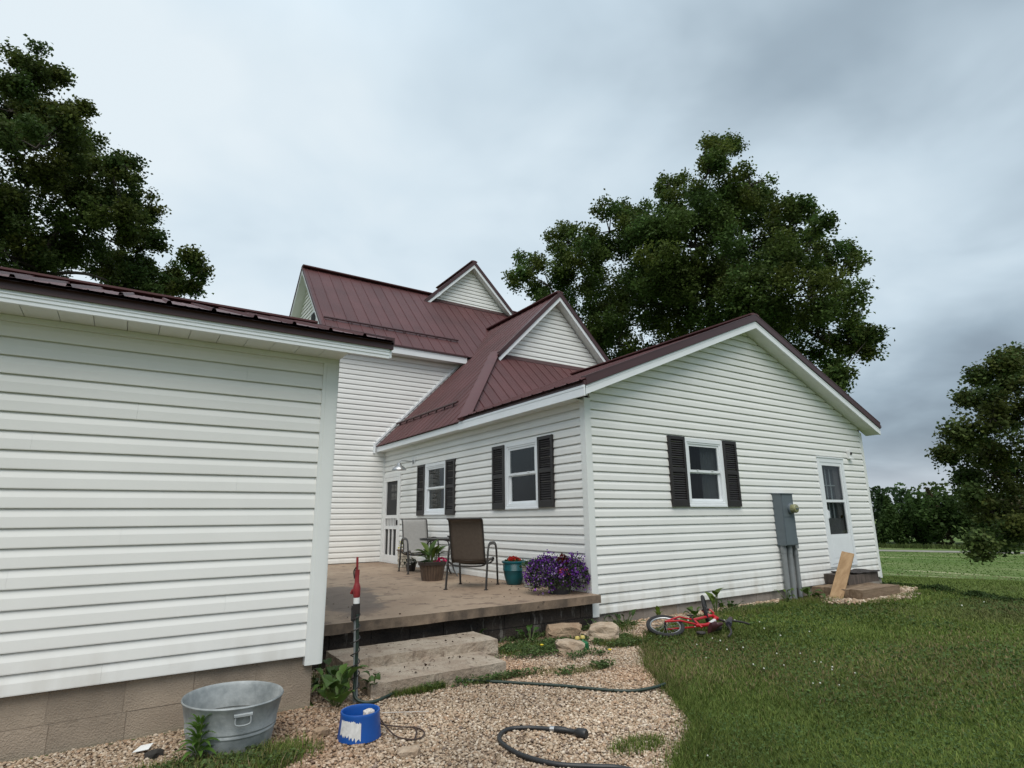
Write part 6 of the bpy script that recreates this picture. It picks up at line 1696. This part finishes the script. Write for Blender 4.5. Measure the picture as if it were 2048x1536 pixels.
def tree(lobes, base, label, leaf, nleaf, trunk_r, fork_z, group=None, tint=(0.040, 0.056, 0.015), extra=0, rad=1.0, sub=9, name='broadleaf_tree'):
    root = empty(name, base, 0, label, 'tree', group)
    b = np.array(base); g = np.random.default_rng(len(lobes)+int(abs(base[0])*7))
    Ls = [(np.array(l[:3])-b, l[3]*rad) for l in lobes]
    # sub-lobes give each bough an uneven outline
    C, Rr = [], []
    for c, r in Ls:
        k = max(3, int(sub*min(2.2, 0.6+r/1.6)))
        v = g.normal(0, 1, (k, 3)); v /= np.linalg.norm(v, axis=1)[:, None]
        C += list(c+v*r*g.uniform(.45, .98, (k, 1))); Rr += list(np.maximum(0.22, r*g.uniform(.16, .36, k)))
    C, Rr = np.array(C), np.array(Rr)
    wgt = Rr**1.7+0.02; wgt /= wgt.sum()
    # twigs: small sprays of leaves inside each sub-lobe
    ntw = nleaf//11
    idx = g.choice(len(C), ntw, p=wgt)
    v = g.normal(0, 1, (ntw, 3)); v /= np.linalg.norm(v, axis=1)[:, None]
    far_ = np.where(g.random((ntw, 1)) < .10, g.uniform(1.1, 1.75, (ntw, 1)), 1.0)
    tw = C[idx]+v*Rr[idx, None]*g.uniform(.35, 1.12, (ntw, 1))**0.7*far_
    tw_t = g.uniform(.62, 1.35, ntw)
    rep = np.repeat(np.arange(ntw), 11)
    P = tw[rep]+g.normal(0, leaf*0.95, (len(rep), 3))*np.array([1, 1, .75])
    n = len(P)
    lobe_t = g.uniform(.85, 1.2, len(C))[idx][rep]
    warm = g.uniform(-.10, .14, len(C))[idx][rep]
    cols = np.array([tint])*(tw_t[rep]*lobe_t*g.uniform(.75, 1.25, n))[:, None]
    cols[:, 0] *= 1+warm*1.6; cols[:, 2] *= 1-warm
    global rng
    keep, rng = rng, g
    leaf_quads('crown', P, g.uniform(.7, 1.25, n)*leaf, cols, M_TREE, root, flat=.45, aspect=.72)
    rng = keep
    # trunk and boughs
    m = MB(); top = np.mean([l[0] for l in Ls], 0); zmax = max(l[0][2] for l in Ls)
    fk = Vector((0, 0, fork_z))
    lead = Vector((top[0]*0.5, top[1]*0.5, zmax*0.62))
    m.tube(smooth_path([(0, 0, -0.3), (trunk_r*.1, 0, fork_z*.5), fk, fk.lerp(lead, .5), lead], 5), [trunk_r*(1.25-1.0*i/20) for i in range(21)], 12)
    nodes = [(fk.lerp(lead, q), trunk_r*(0.8-0.5*q)) for q in (0.1, 0.35, 0.6, 0.85, 1.0)]
    order = sorted(Ls, key=lambda l: min((Vector(l[0])-n_[0]).length for n_ in nodes[:5]))
    for c, r in order:                      # every bough grows from the nearest one nearer the trunk
        c = Vector(c)
        st, rs = min(nodes, key=lambda n_: (n_[0]-c).length+max(0.0, n_[0].z-c.z)*0.8)
        rb = min(rs*0.75, 0.035+0.045*r)
        md = st.lerp(c, 0.5)+Vector((g.normal(0, .18), g.normal(0, .18), g.uniform(-.1, .35)))*min(1, r)
        m.tube(smooth_path([st, md, c], 5), [rb*(1-0.55*i/10) for i in range(11)], 7)
        nodes.append((c, rb*0.6))
    m.build('trunk', M_BARK, root, smooth=True)
    # fine branches into the sub-lobes
    m = MB(); k = 0
    for c, r in Ls:
        near = np.where(np.linalg.norm(C-c, axis=1) < r*1.0)[0][:8]
        for j in near:
            p = Vector(C[j]); c2 = Vector(c); m.tube([c2, c2.lerp(p, .5)+Vector((0, 0, .08)), p], [0.035*min(1, r)+.006, .02*min(1, r)+.005, .006], 5)
    tag(m.build('branches', M_BARK, root), kind='stuff')
    return root
gz = ground_z(16.7, 10.3)
tree(CT, (16.9, 10.2, gz), 'huge dark green broadleaf tree rising behind the right-hand gable roof', 0.15, 185000, 0.55, 5.5, 'big trees around the house', tint=(0.072, 0.112, 0.028), rad=0.93)
gz = ground_z(-10.3, 23.5)
tree(LT, (-10.6, 23.4, gz), 'tall dark broadleaf tree behind the outbuilding roof at the left', 0.15, 150000, 0.5, 7.0, 'big trees around the house', tint=(0.068, 0.098, 0.026), rad=0.90)
gz = ground_z(17.6, -2.2)
tree(RT, (18.2, -2.2, gz), 'smaller spreading tree with drooping lower branches at the right edge of the lawn', 0.11, 40000, 0.22, 1.6, tint=(0.075, 0.105, 0.030), sub=10, rad=0.72, name='broadleaf_tree')
# far wood: a long belt of trees closing the field, plus scattered trunks
def far_wood():
    g = np.random.default_rng(77); P, S, Ccol = [], [], []
    for row in range(3):
        t = -75.0
        while t < 150:
            t += g.uniform(2.2, 4.2)
            s = 107+row*6+g.uniform(-2, 2)
            x, y = CAM.x+HD.x*s+HP.x*(-t), CAM.y+HD.y*s+HP.y*(-t)
            if x < 30: continue
            h = g.uniform(6.6, 8.3)+row*0.9; r = g.uniform(2.0, 3.3); zb = ground_z(x, y)
            n = 1900 if row == 0 else 900
            v = g.normal(0, 1, (n, 3)); v /= np.linalg.norm(v, axis=1)[:, None]
            k = g.integers(0, 7, n); lc = g.uniform(-.6, .6, (7, 3)); lr = g.uniform(.35, .6, 7)
            q = lc[k]+v*lr[k][:, None]
            conif = g.random() < .15
            zz_ = np.clip(q[:, 2]*0.5+.5, 0, 1)
            if conif: q[:, :2] *= (1.15-zz_)[:, None]*0.8
            P.append(np.stack([x+q[:, 0]*r, y+q[:, 1]*r, zb+0.1+zz_*h], 1)); S.append(g.uniform(.38, .75, n))
            base = 1.45*np.array([(0.034, 0.060, 0.016), (0.046, 0.064, 0.018), (0.026, 0.046, 0.018), (0.050, 0.046, 0.024)][g.choice(4, p=[.4, .25, .25, .1])])*g.uniform(.75, 1.25)
            Ccol.append(base*g.uniform(.7, 1.35, (n, 1)))
    P, S, Ccol = np.concatenate(P), np.concatenate(S), np.concatenate(Ccol)
    global rng
    keep, rng = rng, g
    leaf_quads('treeline', P, S, Ccol, M_TREE, None, flat=.4, aspect=.8)
    rng = keep
far_wood()
# rough hay stubble over the valley field
g = np.random.default_rng(6); N_ = 70000
t = g.uniform(-75, 40, N_); s = 30*(90/30)**g.random(N_)
X = CAM.x+HD.x*s+HP.x*t; Y = CAM.y+HD.y*s+HP.y*t
k = (X > 18); X, Y, s = X[k], Y[k], s[k]
row = vnoise(X*HD.x+Y*HD.y, (X*HP.x+Y*HP.y)*0.12, 0.30, 66)
cc = np.where((row > .76)[:, None], np.array([[.20, .20, .10]]), np.array([[.095, .160, .036]]))*g.uniform(.6, 1.35, (len(X), 1))
blades('field_grass', X, Y, g.uniform(.03, .09, len(X)), g.uniform(.06, .14, len(X)), cc, lean=1.2)
# bank of tall grass at the foot of the wood
g = np.random.default_rng(5); N_ = 9000
t = g.uniform(-150, 75, N_); s = g.uniform(99, 104, N_)
X = CAM.x+HD.x*s+HP.x*t; Y = CAM.y+HD.y*s+HP.y*t
k = X > 30; X, Y = X[k], Y[k]
blades('tall_grass', X, Y, g.uniform(.3, .8, len(X)), g.uniform(.12, .22, len(X)), np.array([(0.07, 0.095, 0.028)])*g.uniform(.7, 1.3, (len(X), 1)), lean=.4)
